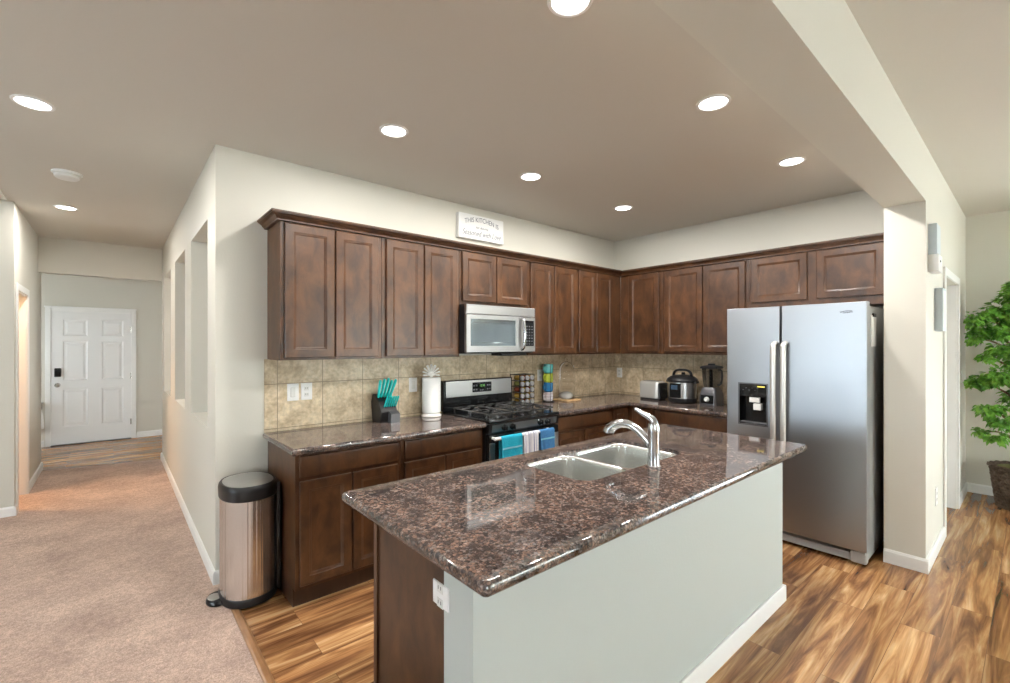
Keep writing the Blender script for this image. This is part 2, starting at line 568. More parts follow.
def rings_panel(bm, org, ux, n, w, h, rings):
    """A rectangular front (w along ux, h up) whose rings are (inset, depth below the front face); org = lower corner on the front face."""
    org, ux, n, uz = Vector(org), Vector(ux), Vector(n), Vector((0, 0, 1))
    R = []
    for ins, d in rings:
        R.append([org + ux * a + uz * b - n * d for a, b in ((ins, ins), (w - ins, ins), (w - ins, h - ins), (ins, h - ins))])
    return loft(bm, R)


DOOR = [(0.0, 0.020), (0.0, 0.004), (0.004, 0.0), (0.050, 0.0), (0.0535, 0.0035), (0.058, 0.0045), (0.066, 0.0105)]
SLAB = [(0.0, 0.020), (0.0, 0.007), (0.003, 0.004), (0.012, 0.0)]
NY, NX = (0, -1, 0), (-1, 0, 0)


def door_y(parent, x0, x1, z0, z1, yf, name='door', prof=DOOR):
    bm = B()
    rings_panel(bm, (x0, yf, z0), (1, 0, 0), NY, x1 - x0, z1 - z0, prof)
    return part(name, bm, 'wood', parent)


def door_x(parent, y0, y1, z0, z1, xf, name='door', prof=DOOR):
    bm = B()
    rings_panel(bm, (xf, y0, z0), (0, -1, 0), NX, y0 - y1, z1 - z0, prof)
    return part(name, bm, 'wood', parent)


def text_bm(bm, s, size, place, shear=0.0, arch=0.0, depth=0.0008, squeeze=1.0):
    """Lettering as thin solid glyphs; place(a, b, c) maps along, up, outward to the world; centred on a = 0."""
    cu = bpy.data.curves.new('lettering_source', 'FONT')
    cu.body, cu.size, cu.shear, cu.extrude = s, size, shear, depth
    cu.align_x = 'CENTER'
    o = bpy.data.objects.new('lettering_source', cu)
    COL.objects.link(o)
    me = bpy.data.meshes.new_from_object(o)
    b2 = bmesh.new()
    b2.from_mesh(me)
    half = max([abs(v.co.x) for v in b2.verts] or [1])
    vm = {}
    for v in b2.verts:
        x = v.co.x * squeeze
        up = v.co.y + arch * (1 - (v.co.x / half) ** 2)
        vm[v] = bm.verts.new(place(x, up, v.co.z))
    for f in b2.faces:
        try:
            bm.faces.new([vm[v] for v in f.verts])
        except ValueError:
            pass
    b2.free()
    bpy.data.objects.remove(o)
    bpy.data.curves.remove(cu)
    bpy.data.meshes.remove(me)
    return bm


# ------------------------------------------------------------------ the setting
XH, XHB, YW, XF = 0.481, 0.594, 3.326, 4.596      # hall wall faces, range wall face, fridge wall face
H, HR = 2.743, 2.805
PY0, PY1, PX = 0.475, 0.69, 4.045                  # partition beside the fridge: faces and its free end


def wall_with_openings(bm, axis, a0, a1, t0, t1, z0, z1, ops):
    """Wall along axis from a0..a1, thickness t0..t1, rectangular openings (b0, b1, zb, zt)."""
    def bx(p, q, zb, zt):
        if q - p < 1e-5 or zt - zb < 1e-5:
            return
        if axis == 'x':
            box(bm, p, q, t0, t1, zb, zt)
        else:
            box(bm, t0, t1, p, q, zb, zt)
    cur = a0
    for b0, b1, zb, zt in sorted(ops):
        bx(cur, b0, z0, z1)
        bx(b0, b1, z0, zb)
        bx(b0, b1, zt, z1)
        cur = b1
    bx(cur, a1, z0, z1)
    return bm


struct('floor', box(B(), -4.1, 6.8, -4.6, 9.6, -0.1, 0.0), 'floor')
struct('floor_carpet', prism(B(), [(-4.0, -4.5), (0.500, -4.5), (0.500, 3.36), (0.481, 3.36), (0.481, 7.42), (-0.66, 7.62), (-4.0, 7.62)], 'z', 0.0, 0.010), 'carpet')
struct('trim_1', prism(B(), [(0.498, 0.0), (0.502, 0.011), (0.512, 0.014), (0.532, 0.012), (0.545, 0.002), (0.545, 0.0)], 'y', -4.5, 3.30), 'wood_strip')

struct('ceiling', box(B(), -4.1, 4.71, 0.6, 9.6, H, H + 0.1), 'ceiling')
struct('ceiling_living', box(B(), -4.1, 6.8, -4.6, 0.60, HR, HR + 0.1), 'ceiling')
struct('beam', box(B(), -4.0, PX, PY0, PY1, 2.443, 2.86), 'wall')

bm = wall_with_openings(B(), 'y', YW, 7.42, XH, XHB, 0, H, [(3.64, 4.50, .94, 2.345), (4.92, 5.79, .93, 2.345), (6.25, 7.08, .92, 2.335)])
struct('wall_hall', bm, 'wall')
bm = box(B(), XHB, 4.71, YW, YW + .115, 0, H)
struct('wall_range', bm, 'wall')
struct('wall_fridge', box(B(), XF, 4.71, PY1, YW, 0, H), 'wall')
bm = wall_with_openings(B(), 'x', PX, 6.62, PY0, PY1, 0, 2.86, [(4.94, 5.84, 0, 2.04)])
struct('wall_partition', bm, 'wall')
bm = wall_with_openings(B(), 'y', -4.5, 0.69, 6.62, 6.74, 0, 2.86, [(-3.35, -1.05, 0.04, 2.1)])
struct('wall_right', bm, 'wall')
bm = wall_with_openings(B(), 'x', -4.0, 6.62, -4.62, -4.5, 0, 2.86, [(-2.8, -0.8, .65, 2.15), (3.5, 6.3, .35, 2.35)])
struct('wall_back', bm, 'wall')
bm = wall_with_openings(B(), 'y', -4.5, 5.80, -4.12, -4.0, 0, 2.86, [(1.1, 3.7, .65, 2.15)])
struct('wall_left', bm, 'wall')
struct('wall_front', box(B(), -4.0, -0.77, 5.803, 5.92, 0, H), 'wall')
DOY0, DOY1, DOZ = 5.93, 6.56, 1.985
bm = wall_with_openings(B(), 'y', 5.803, 7.77, -0.77, -0.657, 0, H, [(DOY0, DOY1, 0, DOZ)])
struct('wall_hall_left', bm, 'wall')
struct('wall_header', box(B(), -0.657, XH, 7.45, 7.57, 2.331, H), 'wall')
bm = wall_with_openings(B(), 'x', -2.1, 3.2, 9.47, 9.59, 0, H, [(-1.12, -0.822, .74, 1.875), (-0.70, 0.215, 0, 2.0)])
struct('wall_entry', bm, 'wall')
struct('wall_entry_left', wall_with_openings(B(), 'y', 7.5, 9.59, -2.2, -2.1, 0, H, [(8.0, 9.2, .8, 2.2)]), 'wall')
struct('wall_entry_near', box(B(), -2.2, -0.77, 7.65, 7.77, 0, H), 'wall')
struct('wall_entry_right', wall_with_openings(B(), 'y', 3.44, 9.59, 3.1, 3.2, 0, H, [(5.0, 7.4, .75, 2.15)]), 'wall')
# small warm-lit room through the side doorway
bm = B()
box(bm, -2.2, -2.1, 5.92, 7.65, 0, H)
struct('wall_side_room', bm, 'warm_wall')
struct('wall_side_room_back', box(B(), -2.1, -0.77, 7.60, 7.65, 0, H), 'warm_wall')
wl = bpy.data.lights.new('side_room_lamp', 'POINT')
wl.energy, wl.color, wl.shadow_soft_size = 60, (1.0, 0.62, 0.32), 0.1
wlo = bpy.data.objects.new('side_room_lamp', wl)
wlo.location = (-1.35, 6.5, 2.3)
COL.objects.link(wlo)


# baseboards
def bb(name, axis, a0, a1, face, side):
    """Board along axis a0..a1 against the wall face; side = direction it stands out."""
    t = 0.015 * side
    poly = [(face, 0.0), (face + t, 0.0), (face + t, 0.078), (face + t * 0.5, 0.092), (face, 0.092)]
    bm = B()
    if axis == 'x':
        prism(bm, poly, 'x', a0, a1)
    else:
        prism(bm, poly, 'y', a0, a1)
    struct(name, bm, 'trim')


bb('baseboard_hall', 'y', YW - .015, 7.435, XH, -1)
bb('baseboard_range', 'x', XH, 0.775, YW, -1)
bb('baseboard_hall_end', 'x', XH, 0.61, 7.42, 1)
bb('baseboard_pier', 'y', PY0 - .015, PY1, PX, -1)
bb('baseboard_partition', 'x', PX, 4.94, PY0, -1)
bb('baseboard_partition_far', 'x', 5.91, 6.62, PY0, -1)
bb('baseboard_right', 'y', -0.98, PY0, 6.62, -1)
bb('baseboard_front', 'x', -4.0, -0.657, 5.803, -1)
bb('baseboard_hall_left', 'y', DOY1 + .06, 7.77, -0.657, 1)
bb('baseboard_hall_left_near', 'y', 5.788, DOY0 - .06, -0.657, 1)
bb('baseboard_entry', 'x', 0.285, 3.1, 9.47, -1)
bb('baseboard_entry_left', 'x', -2.1, -0.77, 9.47, -1)


# window frames and panes
def window(name, axis, a0, a1, z0, z1, t0, t1, cols=2, rows=1):
    bm = B()
    f = 0.05

    def bx(p, q, zb, zt):
        if axis == 'x':
            box(bm, p, q, t0, t1, zb, zt)
        else:
            box(bm, t0, t1, p, q, zb, zt)
    bx(a0, a1, z0, z0 + f)
    bx(a0, a1, z1 - f, z1)
    for k in range(cols + 1):
        c = a0 + (a1 - a0 - f) * k / cols
        bx(c, c + f, z0 + f, z1 - f)
    for k in range(1, rows):
        c = z0 + (z1 - z0) * k / rows
        bx(a0 + f, a1 - f, c - f / 2, c + f / 2)
    o = struct(name, bm, 'trim')
    tm = (t0 + t1) / 2
    bm = B()
    if axis == 'x':
        box(bm, a0 + .01, a1 - .01, tm - .003, tm + .003, z0 + .01, z1 - .01)
    else:
        box(bm, tm - .003, tm + .003, a0 + .01, a1 - .01, z0 + .01, z1 - .01)
    struct('window_pane', bm, 'pane', o)
    return o


window('window_1', 'x', 3.5, 6.3, .35, 2.35, -4.59, -4.53, 3)
window('window_2', 'x', -2.8, -0.8, .65, 2.15, -4.59, -4.53, 2)
window('window_3', 'y', 1.1, 3.7, .65, 2.15, -4.09, -4.03, 2)
window('window_4', 'y', -3.35, -1.05, .04, 2.1, 6.65, 6.71, 2)
window('window_5', 'x', -1.12, -0.822, .74, 1.875, 9.50, 9.56, 1)
window('window_6', 'y', 8.0, 9.2, .8, 2.2, -2.18, -2.12, 1)
window('added_window', 'y', 5.0, 7.4, .75, 2.15, 3.12, 3.18, 2)  # unseen window, added to let light into the room behind the hall


# casings and doors
def casing_y(name, a0, a1, zt, face, side, w=0.062, t=0.014):
    bm = B()
    box(bm, face, face + side * t, a0 - w, a0, 0, zt + w, 0.003)
    box(bm, face, face + side * t, a1, a1 + w, 0, zt + w, 0.003)
    box(bm, face, face + side * t, a0, a1, zt, zt + w, 0.003)
    return bm


bm = casing_y('c', DOY0, DOY1, DOZ, -0.657, 1)
for y in (DOY0, DOY1 - .012):
    box(bm, -0.77, -0.657, y, y + .012, 0, DOZ)
box(bm, -0.77, -0.657, DOY0, DOY1, DOZ - .012, DOZ)
struct('trim_2', bm, 'trim')

# entry door
bm = B()
for x in (-0.762, 0.217):
    box(bm, x, x + .06, 9.452, 9.47, 0, 2.052, .003)
box(bm, -0.70, 0.215, 9.452, 9.47, 1.992, 2.052, .003)
box(bm, -0.772, 0.287, 9.446, 9.47, 2.05, 2.072, .003)
struct('trim_3', bm, 'trim')
bm = B()
cols = [(-0.575, -0.30), (-0.14, 0.12)]
rows = [(0.27, 0.83), (0.96, 1.55), (1.63, 1.88)]
DX0, DX1, DF = -0.702, 0.217, 9.462
box(bm, DX0, DX1, DF + .010, DF + .05, 0.012, 1.992)
xs = [DX0, cols[0][0], cols[0][1], cols[1][0], cols[1][1], DX1]
zs = [0.012, rows[0][0], rows[0][1], rows[1][0], rows[1][1], rows[2][0], rows[2][1], 1.992]
for i in range(5):
    for j in range(7):
        if i in (1, 3) and j in (1, 3, 5):
            w_, h_ = xs[i + 1] - xs[i], zs[j + 1] - zs[j]
            rings_panel(bm, (xs[i], DF, zs[j]), (1, 0, 0), NY, w_, h_, [(0, .012), (0, 0), (.014, .009), (.030, .009), (.052, .003)])
        else:
            box(bm, xs[i], xs[i + 1], DF, DF + .012, zs[j], zs[j + 1])
door = struct('door_1', bm, 'door_white', smooth=False)
bm = B()
lathe(bm, [(.004, 0), (.030, 0), (.030, .012), (.014, .018), (.014, .045), (.030, .055), (.033, .07), (.022, .085), (.003, .087)], (-0.628, DF, 0.90), (0, -1, 0), 20)
struct('door_knob', bm, 'nickel', door, True)
bm = B()
box(bm, -0.665, -0.592, DF - .028, DF, 1.02, 1.15, .01)
box(bm, -0.655, -0.602, DF - .036, DF - .028, 1.08, 1.14, .004)
o = struct('door_keypad', bm, 'black', door, True)
bm = B()
for z in (0.27, 1.0, 1.74):
    tube(bm, [(0.212, DF - .006, z - .045), (0.212, DF - .006, z + .045)], .007, 8)
struct('door_hinge', bm, 'nickel', door, True)
struct('door_threshold', box(B(), -0.70, 0.215, 9.40, 9.50, 0, 0.012, .003), 'black', door)

# casing and closed door in the partition wall
bm = B()
for x in (4.875, 5.842):
    box(bm, x, x + .063, PY0 - .016, PY0, 0, 2.04 + .063, .003)
box(bm, 4.938, 5.842, PY0 - .016, PY0, 2.04, 2.103, .003)
box(bm, 5.828, 5.84, PY0, PY1, 0, 2.04)
box(bm, 4.94, 4.952, PY0, PY1, 0, 2.04)
struct('trim_4', bm, 'trim')
bm = B()
box(bm, 4.955, 5.825, PY0 + .10, PY0 + .14, 0.01, 2.03, .002)
for z0, z1 in ((.2, .9), (1.05, 1.9)):
    for x0, x1 in ((5.06, 5.33), (5.45, 5.72)):
        rings_panel(bm, (x0, PY0 + .096, z0), (1, 0, 0), NY, x1 - x0, z1 - z0, [(0, .01), (0, 0), (.015, 0), (.03, .006)])
struct('door_2', bm, 'door_white')

# tiled backsplash
struct('wall_backsplash', box(B(), 0.755, XF, YW - .009, YW, .880, 1.402), 'tile_x')
struct('wall_backsplash_fridge', box(B(), XF - .009, XF, 1.66, YW - .009, .880, 1.45), 'tile_y')

# lawn seen only through the far windows
struct('ground_lawn', box(B(), -30, 30, -30, 30, -0.35, -0.25), 'lawn')


# ------------------------------------------------------------------ ceiling fittings
def recessed(x, y, label, z=H, r=0.065):
    t = thing('recessed_light', label, 'ceiling light', (x, y, z), 'recessed ceiling lights')
    bm = B()
    lathe(bm, [(r + .002, -.004), (r + .004, -.0065), (r + .016, -.005), (r + .019, 0.0), (r + .002, 0.0)], (x, y, z), seg=40, cap0=False, cap1=False)
    part('trim_ring', bm, 'white', t)
    bm = B()
    lathe(bm, [(.002, -.0045), (r * .6, -.0045), (r, -.003), (r + .003, -.0005)], (x, y, z), seg=40, cap1=False)
    part('lens', bm, 'lens', t)
    d = bpy.data.lights.new('recessed_lamp', 'AREA')
    d.shape = 'DISK'
    d.size, d.energy, d.color = 2 * r * .9, LAMP_W, (1.0, 0.965, 0.92)
    lo = bpy.data.objects.new('recessed_lamp', d)
    lo.location = (0, 0, -.010)
    COL.objects.link(lo)
    lo.parent = t
    return t


recessed(-0.315, 3.37, 'round recessed ceiling light over the beige carpet, in front of the smoke detector')
recessed(-0.327, 5.74, 'round recessed ceiling light in the hallway between the smoke detector and the entry')
recessed(1.24, 2.44, 'recessed ceiling light over the counter run next to the hallway corner')
recessed(2.345, 2.44, 'recessed ceiling light in front of the stove and the white kitchen sign')
recessed(3.52, 2.45, 'smallest-looking recessed ceiling light, close to the inner corner of the kitchen')
recessed(1.255, 1.10, 'recessed ceiling light cut off by the top edge of the photo')
recessed(2.345, 1.085, 'recessed ceiling light over the middle of the island, beside the ceiling beam')
recessed(3.495, 1.085, 'recessed ceiling light in front of the refrigerator beside the end of the beam')

t = thing('smoke_detector', 'round white smoke detector on the hallway ceiling', 'smoke detector', (-0.256, 4.58, H))
bm = B()
lathe(bm, [(.085, 0), (.085, -.010), (.074, -.013), (.074, -.012)], (-0.256, 4.58, H), seg=32)
part('base', bm, 'white', t)
bm = B()
lathe(bm, [(.070, -.012), (.070, -.034), (.058, -.044), (.03, -.047), (.002, -.047)], (-0.256, 4.58, H), seg=32)
part('cover', bm, 'offwhite', t)

t = thing('ceiling_vent', 'white ceiling air vent at the photo edge over the carpet, just before the wall', 'air vent', (-0.86, 5.55, H))
bm = B()
for y in (5.36, 5.68):
    box(bm, -1.05, -0.69, y, y + .03, H - .012, H, .003)
for x in (-1.05, -0.72):
    box(bm, x, x + .03, 5.39, 5.68, H - .012, H, .003)
part('frame', bm, 'white', t)
bm = B()
for k in range(9):
    y = 5.405 + k * .03
    prism(bm, [(y, H - .001), (y + .004, H - .001), (y + .022, H - .010), (y + .018, H - .010)], 'x', -1.02, -0.72)
part('slats', bm, 'white', t)


# ------------------------------------------------------------------ wall cabinets
UF = 3.021          # face-frame plane, range wall
UD = 3.001          # door fronts
UX, UXD = 4.291, 4.271
Z0, Z1 = 1.40, 2.27


def ucab(label, x0, x1, doors, z0=Z0, zd=1.415, y0=UF):
    t = thing('wall_cabinet', label, 'wall cabinet', ((x0 + x1) / 2, YW, z0), 'upper cabinets on the range wall')
    part('body', box(B(), x0, x1, UF, YW - .0005, z0, Z1, .0015), 'wood', t)
    for a, b in doors:
        door_y(t, a, b, zd, 2.248, UD)
    return t


ucab('brown two-door wall cabinet at the hallway end of its row, above two white wall plates', 0.775, 1.438, [(0.798, 1.103), (1.112, 1.412)])
ucab('brown two-door wall cabinet above the paper towels, between the row end and the microwave', 1.440, 2.108, [(1.470, 1.771), (1.780, 2.082)])
ucab('short two-door brown wall cabinet directly above the microwave', 2.110, 2.868, [(2.130, 2.478), (2.488, 2.838)], 1.825, 1.850)
ucab('two-door brown wall cabinet right after the microwave, above the stacked mugs', 2.870, 3.540, [(2.890, 3.195), (3.204, 3.520)])
ucab('two-door brown wall cabinet above the glass cloche, last before the inner corner', 3.542, 4.29, [(3.562, 3.838), (3.847, 4.13)])


def fcab(label, y0, y1, doors, z0=Z0, zd=1.425):
    t = thing('wall_cabinet', label, 'wall cabinet', (XF, (y0 + y1) / 2, z0), 'upper cabinets on the refrigerator wall')
    part('body', box(B(), UX, XF - .0005, y1, y0, z0, Z1, .0015), 'wood', t)
    for a, b in doors:
        door_x(t, a, b, zd, 2.248, UXD)
    return t


fcab('single-door brown wall cabinet in the inner corner above the toaster', 3.019, 2.508, [(2.91, 2.545)])
fcab('two-door brown wall cabinet above the pressure cooker and blender', 2.506, 1.668, [(2.478, 2.086), (2.077, 1.695)])
fcab('short wide two-door wall cabinet above the refrigerator', 1.666, 0.692, [(1.642, 1.216), (1.15, 0.722)], 1.80, 1.865)

# crown moulding, one mitred run
prof = [(0.0, 2.258), (0.022, 2.258), (0.022, 2.266), (0.030, 2.271), (0.036, 2.281), (0.048, 2.291), (0.056, 2.294), (0.056, 2.298), (0.062, 2.300), (0.062, 2.310), (0.0, 2.310)]
path = [((0.775, YW - .001), (-1, 0)), ((0.775, UF), (-1, -1)), ((UX, UF), (-1, -1)), ((UX, PY1 + .001), (-1, 0))]
rings = []
for (px, py), (ox, oy) in path:
    rings.append([(px + ox * p, py + oy * p, z) for p, z in prof])
solo('crown_molding', loft(B(), rings), 'wood', 'dark brown crown molding running along the top of all the wall cabinets', 'crown molding')


# ------------------------------------------------------------------ base cabinets
BF, BD, BX, BXD = 2.716, 2.696, 3.986, 3.966
TOE = 0.105


def basecab_y(label, x0, x1, drawers, doors, end_panel=False):
    t = thing('base_cabinet', label, 'base cabinet', ((x0 + x1) / 2, YW, 0), 'base cabinets on the range wall')
    part('body', box(B(), x0, x1, BF, YW - .010, TOE, .875, .0015), 'wood', t)
    tk = B()
    box(tk, x0, x1, BF + .045, YW - .02, 0, TOE)
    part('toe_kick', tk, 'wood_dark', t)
    for a, b, z0, z1 in drawers:
        door_y(t, a, b, z0, z1, BD, 'drawer_front', SLAB)
    for a, b, z0, z1 in doors:
        door_y(t, a, b, z0, z1, BD)
    return t


basecab_y('brown base cabinet beside the steel trash can, with a drawer over two doors', 0.775, 1.428, [(0.797, 1.403, .745, .866)], [(0.797, 1.095, .13, .722), (1.104, 1.403, .13, .722)])
basecab_y('brown base cabinet below the paper towels, touching the stove', 1.430, 2.106, [(1.452, 2.085, .745, .866)], [(1.452, 1.764, .13, .722), (1.773, 2.085, .13, .722)])
t = basecab_y('brown base cabinet on the far side of the stove, below the mugs and glass cloche', 2.878, 3.985, [(2.90, 3.655, .745, .866)], [(2.90, 3.272, .13, .722), (3.282, 3.655, .13, .722), (3.720, 3.955, .13, .866)])
t = thing('base_cabinet', 'brown base cabinet below the toaster and blender, between inner corner and refrigerator', 'base cabinet', (XF, 2.19, 0), 'base cabinets on the refrigerator wall')
part('body', box(B(), BX, XF - .010, 1.675, YW - .012, TOE, .875, .0015), 'wood', t)
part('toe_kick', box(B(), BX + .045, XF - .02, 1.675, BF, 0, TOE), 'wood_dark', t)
door_x(t, 2.655, 2.437, .13, .866, BXD)
door_x(t, 2.40, 1.70, .745, .866, BXD, 'drawer_front', SLAB)
door_x(t, 2.40, 2.055, .13, .722, BXD)
door_x(t, 2.046, 1.70, .13, .722, BXD)


def slab_top(bm, poly, z0, z1, r=0.014, holes=()):
    """Stone slab with a rounded edge: poly counter-clockwise; a rounded corner radius is already in the poly."""
    n = len(poly)

    def inset(d):
        out = []
        for i in range(n):
            p0, p1, p2 = Vector(poly[i - 1]), Vector(poly[i]), Vector(poly[(i + 1) % n])
            e1, e2 = (p1 - p0).normalized(), (p2 - p1).normalized()
            n1, n2 = Vector((-e1.y, e1.x)), Vector((-e2.y, e2.x))
            bis = n1 + n2
            bis = bis / max(bis.dot(n1), 0.3)
            out.append(p1 + bis * d)
        return out
    h = z1 - z0
    prof_ = []
    for k in range(7):
        a = -pi / 2 + pi * k / 6
        prof_.append((r * (1 - cos(a)), (z0 + z1) / 2 + sin(a) * (h / 2)))
    rings_ = [[bm.verts.new((p.x, p.y, z)) for p in inset(d)] for d, z in prof_]
    for a, b in zip(rings_, rings_[1:]):
        for i in range(n):
            j = (i + 1) % n
            bm.faces.new((a[i], a[j], b[j], b[i]))
    for ring, z in ((rings_[0], z0), (rings_[-1], z1)):
        es = [bm.edges.get((ring[i], ring[(i + 1) % n])) for i in range(n)]
        hr = []
        for hp in holes:
            hv = [bm.verts.new((p[0], p[1], z)) for p in hp]
            hr.append(hv)
            es += [bm.edges.new((hv[i], hv[(i + 1) % len(hv)])) for i in range(len(hv))]
        bmesh.ops.triangle_fill(bm, use_beauty=True, use_dissolve=False, edges=es)
        if z == z0:
            low = hr
        else:
            for a, b in zip(low, hr):
                for i in range(len(a)):
                    j = (i + 1) % len(a)
                    bm.faces.new((a[i], b[i], b[j], a[j]))
    return bm


CT0, CT1 = .878, .919
solo('granite_countertop', slab_top(B(), [(0.744, 2.665), (2.107, 2.665), (2.107, YW - .010), (0.744, YW - .010)], CT0, CT1), 'granite',
     'dark brown granite countertop carrying the knife block and paper towels', 'countertop')
solo('granite_countertop', slab_top(B(), [(2.875, 2.665), (3.935, 2.665), (3.935, 1.668), (XF - .010, 1.668), (XF - .010, YW - .010), (2.875, YW - .010)], CT0, CT1), 'granite',
     'dark granite L-shaped countertop in the inner corner carrying toaster and blender', 'countertop')

# ------------------------------------------------------------------ island
IX0, IX1, IY0, IY1 = 0.676, 3.060, 0.863, 1.785
t = thing('kitchen_island', 'kitchen island base with pale painted back and brown wood end under the granite', 'kitchen island', (1.85, 1.35, 0))
bm = B()
box(bm, 0.721, 2.975, 0.970, 1.111, 0, .877, .002)
part('back_wall', bm, 'island_wall', t, 'pale painted back wall')
bm = B()
box(bm, 0.815, 2.965, 1.111, 1.700, TOE, .64)
box(bm, 0.815, 2.965, 1.682, 1.700, .64, .877)
box(bm, 0.815, 0.833, 1.111, 1.682, .64, .877)
box(bm, 2.947, 2.965, 1.111, 1.682, .64, .877)
part('body', bm, 'wood', t)
bm = B()
box(bm, 0.797, 0.815, 1.111, 1.722, 0, .877, .001)
box(bm, 0.790, 0.815, 1.700, 1.728, 0, .877, .001)
part('end_panel', bm, 'wood', t)
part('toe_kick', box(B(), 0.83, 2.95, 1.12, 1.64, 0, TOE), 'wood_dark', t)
bm = B()
for k in range(4):
    x0 = 0.835 + k * .53
    rings_panel(bm, (x0 + .51, 1.720, .13), (-1, 0, 0), (0, 1, 0), .51, .60, DOOR)
part('door', bm, 'wood', t)
bm = B()
prism(bm, [(0.970, 0), (0.955, 0), (0.955, .078), (0.962, .092), (0.970, .092)], 'x', 0.721, 2.975)
prism(bm, [(0.721, 0), (0.706, 0), (0.706, .078), (0.713, .092), (0.721, .092)], 'y', 0.955, 1.111)
prism(bm, [(2.975, 0), (2.99, 0), (2.99, .078), (2.983, .092), (2.975, .092)], 'y', 0.955, 1.111)
part('baseboard', bm, 'trim', t, 'white baseboard')


def rc(x0, x1, y0, y1, r, n=5):
    return [(p.x, p.y) for p in rrect(x0, x1, y0, y1, r, 0, n)]


SX0, SX1, SXM, SY0, SY1 = 1.500, 2.330, 1.865, 1.228, 1.660
hole = rc(SX0, SX1, SY0, SY1, .075, 6)
solo('granite_countertop', slab_top(B(), rc(IX0, IX1, IY0, IY1, .022, 4), CT0, CT1, .014, [hole]), 'granite',
     'polished brown granite island countertop around the sink and faucet', 'countertop')

t = thing('kitchen_sink', 'undermount steel double-bowl sink set into the island granite', 'sink', ((SX0 + SX1) / 2, (SY0 + SY1) / 2, .70))
bm = B()
ZR = .904
fl = [bm.verts.new((x, y, ZR)) for x, y in rc(SX0 + .0015, SX1 - .0015, SY0 + .0015, SY1 - .0015, .0735, 6)]
es = [bm.edges.new((fl[i], fl[(i + 1) % len(fl)])) for i in range(len(fl))]
bowls = [(SX0 + .010, SXM - .009), (SXM + .009, SX1 - .010)]
for bx0, bx1 in bowls:
    rr = []
    for ins, z, r in ((0.0, ZR, .068), (0.004, ZR - .004, .066), (0.008, ZR - .020, .064), (0.014, .76, .060), (0.020, .715, .058), (0.045, .695, .05), (0.10, .690, .03)):
        rr.append([bm.verts.new(p) for p in rrect(bx0 + ins, bx1 - ins, SY0 + .010 + ins, SY1 - .010 - ins, r, z, 5)])
    n = len(rr[0])
    for a, b in zip(rr, rr[1:]):
        for i in range(n):
            bm.faces.new((a[i], a[(i + 1) % n], b[(i + 1) % n], b[i]))
    bm.faces.new(rr[-1])
    es += [bm.edges.get((rr[0][i], rr[0][(i + 1) % n])) for i in range(n)]
bmesh.ops.triangle_fill(bm, use_beauty=True, use_dissolve=False, edges=es)
part('bowl', bm, 'sink_steel', t)
for bx0, bx1 in bowls:
    c = ((bx0 + bx1) / 2, (SY0 + SY1) / 2, .6905)
    bm = B()
    lathe(bm, [(.045, 0), (.045, .003), (.036, .0035), (.034, .001), (.003, .001)], c, seg=24)
    part('drain', bm, 'chrome', t)

FX, FY = 1.94, 1.181
t = thing('kitchen_faucet', 'chrome single-lever kitchen faucet standing behind the island sink', 'faucet', (FX, FY, CT1))
bm = B()
lathe(bm, [(.034, 0), (.034, .006), (.029, .010), (.0265, .05), (.026, .13), (.0275, .165), (.0280, .188), (.024, .205), (.010, .212), (.002, .213)], (FX, FY, CT1), seg=28)
part('body', bm, 'chrome', t)
bm = B()
sp = smooth_pts([(FX, FY + .004, 1.010), (FX - .003, FY + .05, 1.058), (FX - .008, FY + .11, 1.098), (FX - .012, FY + .170, 1.104), (FX - .016, FY + .212, 1.088), (FX - .019, FY + .236, 1.066), (FX - .020, FY + .242, 1.050)], 5)
nn = len(sp)
tube(bm, sp, [0.0195 + 0.007 * min(1, max(0, (i / nn - .30) * 2.0)) for i in range(nn)], 16)
part('spout', bm, 'chrome', t)
bm = B()
lv = smooth_pts([(FX, FY, 1.118), (FX, FY + .004, 1.14), (FX - .006, FY + .030, 1.158), (FX - .012, FY + .058, 1.170), (FX - .018, FY + .090, 1.186)], 5)
nn = len(lv)
tube(bm, lv, [0.0245 - 0.0165 * (i / (nn - 1)) ** 0.7 for i in range(nn)], 14, flat=0.8)
part('lever', bm, 'chrome', t)

# ------------------------------------------------------------------ range
RX0, RX1, RFY = 2.112, 2.871, 2.668
t = thing('gas_range', 'black and steel gas range with towels on its oven handle', 'stove', ((RX0 + RX1) / 2, 3.0, 0))
part('body', box(B(), RX0, RX1, RFY + .02, YW - .012, .02, .905, .004), 'black', t)
bm = B()
box(bm, RX0, RX1, RFY - .035, YW - .06, .905, .932, .009, 3)
part('cooktop', bm, 'black_gloss', t)
bm = B()
box(bm, RX0 - .018, RX1 - .002, 3.236, YW - .012, .932, 1.192, .010, 3)
bg = part('backguard', bm, 'black_gloss', t)
bm = B()
rings_panel(bm, (RX0 + .01, 3.232, 1.048), (1, 0, 0), NY, RX1 - RX0 - .03, .136, [(0, .006), (0, .002), (.004, 0)])
part('backguard_panel', bm, 'steel_h', bg, 'steel upper panel')
bm = B()
rings_panel(bm, (2.395, 3.2305, 1.078), (1, 0, 0), NY, .215, .086, [(0, .003), (0, .001), (.002, 0)])
part('clock_display', bm, 'dark_glass', bg)
bm = B()
text_bm(bm, '12:30', .026, lambda a, b, c: (2.503 + a, 3.2298 - c, 1.125 + b))
part('clock_digits', bm, 'display', bg)
for k, (x, z) in enumerate([(2.412, 1.135), (2.44, 1.135), (2.412, 1.10), (2.44, 1.10), (2.565, 1.135), (2.59, 1.135), (2.565, 1.10), (2.59, 1.10), (2.485, 1.095), (2.51, 1.095)]):
    part('display_button', box(B(), x - .009, x + .009, 3.2293, 3.2304, z - .006, z + .006, .0005), 'grey', bg)


